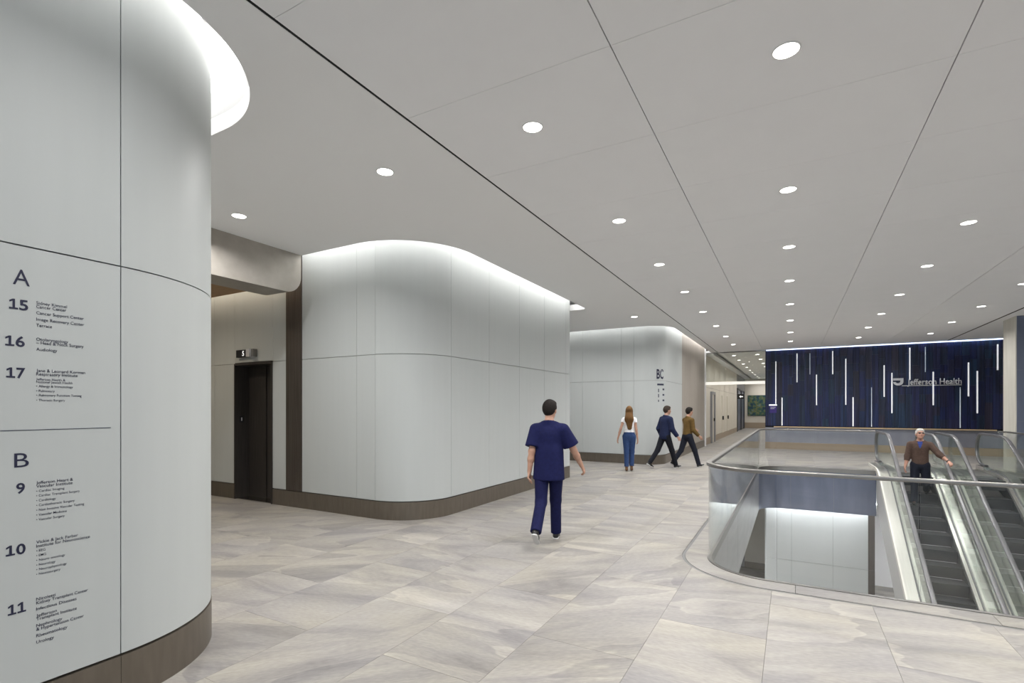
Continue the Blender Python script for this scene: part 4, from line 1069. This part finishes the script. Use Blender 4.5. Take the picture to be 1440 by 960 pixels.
        tb = W_+hd*.03+wv*.026; td = hd*.72+wv*.62+nn*.28; td /= np.linalg.norm(td); t2 = hd*.9+wv*.25+nn*.35; t2 /= np.linalg.norm(t2)
        hands += [cap(tb, tb+td*.042, .0135, .0105), cap(tb+td*.042, tb+td*.042+t2*.03, .0105, .0085)]
    BF = uni([uni(body, .022), uni(hands, .006)], .008); BF = uni([BF, headf], .02)
    allp = np.array([v for kk, v in J.items() if isinstance(v, np.ndarray) and v.shape == (3,) and not kk.startswith('fd')])
    lo, hi = allp.min(0)-.2, allp.max(0)+.22
    # feet: ankle height sets the ground
    soles = []
    shoes = []
    for n_ in ('r', 'l'):
        A_, pt = J['ank_'+n_], J['pitch_'+n_]; Rf = np.array(Matrix.Rotation(pt, 3, 'X'))
        soles += [(A_+Rf@V3(0, .17, -.085))[2], (A_+Rf@V3(0, -.07, -.085))[2]]
        hi_ = look.get('boot', 0)
        up_ = uni([cap((0, -.035, -.052), (0, .06, -.055), .034, .036), cap((0, .05, -.06), (0, .145, -.068), .036, .026), cap((0, -.02, -.04), (0, -.01, .0+hi_), .036, .043)], .02)
        shoe = inter(up_, plane((0, 0, -.086), (0, 0, -1)), plane((0, 0, .015+hi_), (0, 0, 1)))
        shoes.append((n_, framed(shoe, A_, Rf), A_, Rf))
    ground = min(soles)
    root = empty('person', loc, heading-math.pi/2); tag(root, label, 'person', 'people walking through the concourse' if look.get('walk', True) else None)
    def fin(me, name, m, parent=None):
        co = np.empty(len(me.vertices)*3); me.vertices.foreach_get('co', co); co = co.reshape(-1, 3); co[:, 2] -= ground; co *= k
        me.vertices.foreach_set('co', co.ravel()); me.update()
        o = obj(name, me, m, parent or root); return o
    fin(sdf_mesh(BF, lo, hi, .0065, 'body'), 'body', look['skin'])
    def prim(mb_fn): pass
    # eyes, mouth
    for s_ in (1, -1):
        mb = MB(); bm = bmesh.new(); bmesh.ops.create_uvsphere(bm, u_segments=12, v_segments=8, radius=.0115); me = bpy.data.meshes.new('eye'); 
        for v in bm.verts: q = hp_(s_*.032, .079, .013)+Rh@V3(*v.co); v.co = q
        bm.to_mesh(me); bm.free(); fin(me, 'eye', 'eye_white')
        bm = bmesh.new(); bmesh.ops.create_uvsphere(bm, u_segments=10, v_segments=6, radius=.0058); me = bpy.data.meshes.new('iris')
        for v in bm.verts: q = hp_(s_*.032, .0865, .013)+Rh@V3(*v.co); v.co = q
        bm.to_mesh(me); bm.free(); fin(me, 'iris', 'iris')
    fin(sdf_mesh(framed(uni([cap((-.02, .0925, -.050), (0, .097, -.049), .005, .0065), cap((0, .097, -.049), (.02, .0925, -.050), .0065, .005), cap((-.016, .0925, -.057), (.016, .0925, -.057), .005, .005)], .004), J['head'], Rh), hp_(0, .09, -.05)-.04, hp_(0, .09, -.05)+.04, .003, 'mouth'), 'mouth', 'lip')
    # hair
    hs = look['hair']; shell = ell((0, -.010, .030), (.089, .111, .114))
    front = plane((0, .052, .045), (0, .72, -.69)); backcut = plane((0, 0, -.088), (0, .25, -1))
    hr = inter(shell, front, backcut)
    if hs == 'short':
        hr = minus(hr, ell((.085, .02, -.06), (.05, .06, .05)), .01); hr = minus(hr, ell((-.085, .02, -.06), (.05, .06, .05)), .01)
        hr = uni([hr, inter(ell((0, .03, .092), (.07, .066, .038)), plane((0, .085, 0), (0, 1, 0)))], .02)
    HF = framed(hr, J['head'], Rh); hlo, hhi = J['head']-.17, J['head']+.2
    if hs == 'long':
        bk = J['neck']
        HF = uni([HF, cap(J['head']+V3(0, -.035, .0), bk+V3(0, -.075, -.06), .092, .112, .6), cap(bk+V3(0, -.075, -.06), bk+V3(.015, -.105, -.30), .112, .062, .5),
                  cap(J['head']+V3(.06, -.01, -.02), bk+V3(.075, -.05, -.10), .035, .03), cap(J['head']+V3(-.06, -.01, -.02), bk+V3(-.075, -.05, -.10), .035, .03)], .03)
        hlo = hlo-V3(.05, .12, .42)
    fin(sdf_mesh(HF, hlo, hhi, .007, 'hair'), 'hair', look['hair_mat'])
    # trousers
    loose = look.get('loose', .012); tz = look.get('cuff', .0); fl_ = look.get('flare', .0)
    tf = [cap(pel, pel+up*.05, .15+loose, .14+loose, .76)]
    for n_ in ('r', 'l'):
        H_, K_, A_ = J['hip_'+n_], J['knee_'+n_], J['ank_'+n_]; ax = A_-K_; ax = ax/np.linalg.norm(ax); end = A_-ax*tz+ax*.02
        tf += [cap(H_, K_, .090+loose, .062+loose), inter(cap(K_, A_+ax*.06, .060+loose, .05+loose+fl_), plane(end, ax))]
    TF = inter(uni(tf, .028), plane(pel+up*.10, up))
    fin(sdf_mesh(TF, lo, hi, .010, 'trousers'), 'trousers', look['trousers'])
    # top
    g = look.get('top_loose', .018); hem = look.get('hem', .86)
    sf = [cap(pel+up*(-.16 if hem < .82 else -.02 if hem < .9 else .03), wa, .142+g+look.get('drape', 0), .126*tr+g+look.get('drape', 0), .76), cap(wa, ch, .126*tr+g, .146*tr+g, .74), cap(J['sh_l']*.84+J['sh_r']*.16-up*.01, J['sh_r']*.84+J['sh_l']*.16-up*.01, .062*tr+g*.8, .062*tr+g*.8), cap(ch+up*.08, nk, .09+g*.5, .062+g*.3, .85), cap(J['sh_r']*.78+J['sh_l']*.22+up*.012, nk+up*.012, .048*tr+g*.75, .05+g*.55), cap(J['sh_l']*.78+J['sh_r']*.22+up*.012, nk+up*.012, .048*tr+g*.75, .05+g*.55)]
    slv = look.get('sleeve', 1.0)
    for n_ in ('r', 'l'):
        S_, E_, W_ = J['sh_'+n_], J['el_'+n_], J['wr_'+n_]
        wid = .056*(.86 if fem else 1)+g*.7
        if slv <= 1:
            ax = (E_-S_)/np.linalg.norm(E_-S_); end = S_+(E_-S_)*slv
            sf.append(inter(cap(S_, end+ax*.05, wid, wid+look.get('cuffw', 0)), plane(end, ax)))
        else:
            ax = (W_-E_)/np.linalg.norm(W_-E_); end = E_+(W_-E_)*(slv-1)
            sf += [cap(S_, E_, wid, wid*.9), inter(cap(E_, end+ax*.04, wid*.9, wid*.72), plane(end, ax))]
    SF = inter(uni(sf, .03), plane((0, 0, hem), (0, 0, -1)), plane(nk+up*look.get('collar', .025), V3(0, .3, 1)))
    if look.get('vneck'):
        SF = minus(SF, cap(nk+V3(0, .09, .05), nk+V3(0, .135, -.15), .062, .014), .004)
        vf0 = uni(torso, .022); vf = inter(lambda p: vf0(p)-.009, plane(nk+up*.02, V3(0, .3, 1)), plane(ch-up*.05, V3(0, 0, -1)))
        fin(sdf_mesh(vf, lo, hi, .009, 'undershirt'), 'undershirt', look['vneck'])
    top = fin(sdf_mesh(SF, lo, hi, .010, 'top'), look.get('top_name', 'shirt'), look['top'])
    for n_, sfn, A_, Rf in shoes:
        c_ = A_+Rf@V3(0, .05, -.03); sh_o = fin(sdf_mesh(sfn, c_-.2, c_+.2, .006, 'shoe'), 'shoe', look['shoe'])
        if look.get('sole'):
            so = inter(uni([cap((0, -.038, -.075), (0, .145, -.078), .038, .030)], 0), plane((0, 0, -.088), (0, 0, -1)), plane((0, 0, -.070), (0, 0, 1)))
            o2 = fin(sdf_mesh(framed(so, A_, Rf), c_-.2, c_+.2, .005, 'sole'), 'sole', look['sole'], sh_o)
    if look.get('glasses'):
        gf = uni([ell((.033, .101, .012), (.026, .005, .017)), ell((-.033, .101, .012), (.026, .005, .017)), cap((-.02, .104, .018), (.02, .104, .018), .003, .003), cap((.056, .096, .018), (.084, -.01, .016), .003, .003), cap((-.056, .096, .018), (-.084, -.01, .016), .003, .003)], 0)
        fin(sdf_mesh(framed(gf, J['head'], Rh), hp_(0, .04, .01)-.13, hp_(0, .04, .01)+.13, .003, 'glasses'), 'glasses', 'sign_black')
    if look.get('watch'):
        W_, fd = J['wr_l'], J['fd_l']; wf_ = inter(cap(W_-fd*.04, W_-fd*.0, .034, .033), plane(W_-fd*.012, fd), plane(W_-fd*.034, -fd))
        fin(sdf_mesh(wf_, W_-.07, W_+.07, .004, 'watch'), 'wristwatch', 'sign_black')
    return root, k, ground

R_ = math.radians
person((-2.62, 5.66, 0), R_(104), 1.74, dict(lean=4, leg_r=(15, 6, -3, 4), leg_l=(-18, 30, -2, -40), arm_r=(14, 24, 14, 4), arm_l=(-16, 6, 12), head_yaw=-14, head_pitch=2),
       dict(skin='skin', hair='short', hair_mat='hair_black', top='scrub_navy', top_loose=.028, hem=.775, sleeve=.80, cuffw=.026, drape=.028, trousers='scrub_trousers', loose=.010, flare=.006, shoe='shoe_black', sole='sole_white', top_name='scrub_top'),
       'person in navy blue scrubs walking away past the rounded white wall')
person((-3.70, 12.96, 0), R_(104), 1.66, dict(lean=2, leg_r=(12, 20, -2, -8), leg_l=(-3, 3, -2, 0), arm_r=(-6, 8, 8), arm_l=(-12, 16, 10), head_yaw=0),
       dict(fem=True, skin='skin', hair='long', hair_mat='hair_brown', top='white_cotton', top_loose=.012, hem=.945, sleeve=.30, trousers='denim', loose=.010, cuff=.05, shoe='shoe_brown', boot=.06),
       'person with long brown hair in white top and blue jeans walking away')
person((-3.02, 14.05, 0), R_(50), 1.72, dict(lean=5, leg_r=(22, 4, 1, 8), leg_l=(-24, 14, 1, -28), arm_r=(4, 12, 30), arm_l=(-14, 12, 45), head_yaw=-6),
       dict(skin='skin', hair='short', hair_mat='hair_dark', top='navy_jacket', top_loose=.03, hem=.84, sleeve=1.95, drape=.01, trousers='black_cloth', loose=.010, shoe='shoe_black', sole='sole_white', top_name='jacket'),
       'person in dark navy jacket and black trousers striding beside the far rounded wall')
person((-2.52, 14.55, 0), R_(44), 1.68, dict(lean=4, leg_r=(24, 6, 1, 14), leg_l=(-20, 18, 1, -26), arm_r=(2, 8, 42), arm_l=(18, 6, 62), head_yaw=4),
       dict(skin='skin', hair='short', hair_mat='hair_black', top='mustard_knit', top_loose=.016, hem=.90, sleeve=1.9, trousers='dark_trousers', loose=.010, shoe='shoe_black', sole='sole_white', top_name='sweater'),
       'person in mustard brown sweater and dark trousers walking toward the far passage')
# man riding down: stands on a tread, left hand on the rail
SX, SYY = 2.62, 14.90
person((SX, 14.87, -.612), R_(-100), 1.75, dict(lean=2, leg_r=(3, 2, 2, 0), leg_l=(-6, 56, 3, 0), arm_r=(2, 10, 12), arm_l=(10, 40, 20), wrist_l=(-.53, .26, 1.02), hand_l=(-.30, .85, -.42), palm_l=(0, -.3, -1), thumb_l=(.9, .3, 0), curl_l=1.0, head_yaw=14, head_pitch=-14),
       dict(skin='skin_pink', hair='short', hair_mat='hair_grey', top='brown_knit', top_loose=.022, hem=.93, sleeve=1.45, trousers='dark_trousers', loose=.012, shoe='shoe_black', glasses=True, watch=True, vneck='blue_shirt', top_name='sweater', walk=False),
       'grey haired person in brown sweater riding down the escalator with a hand on the rail')
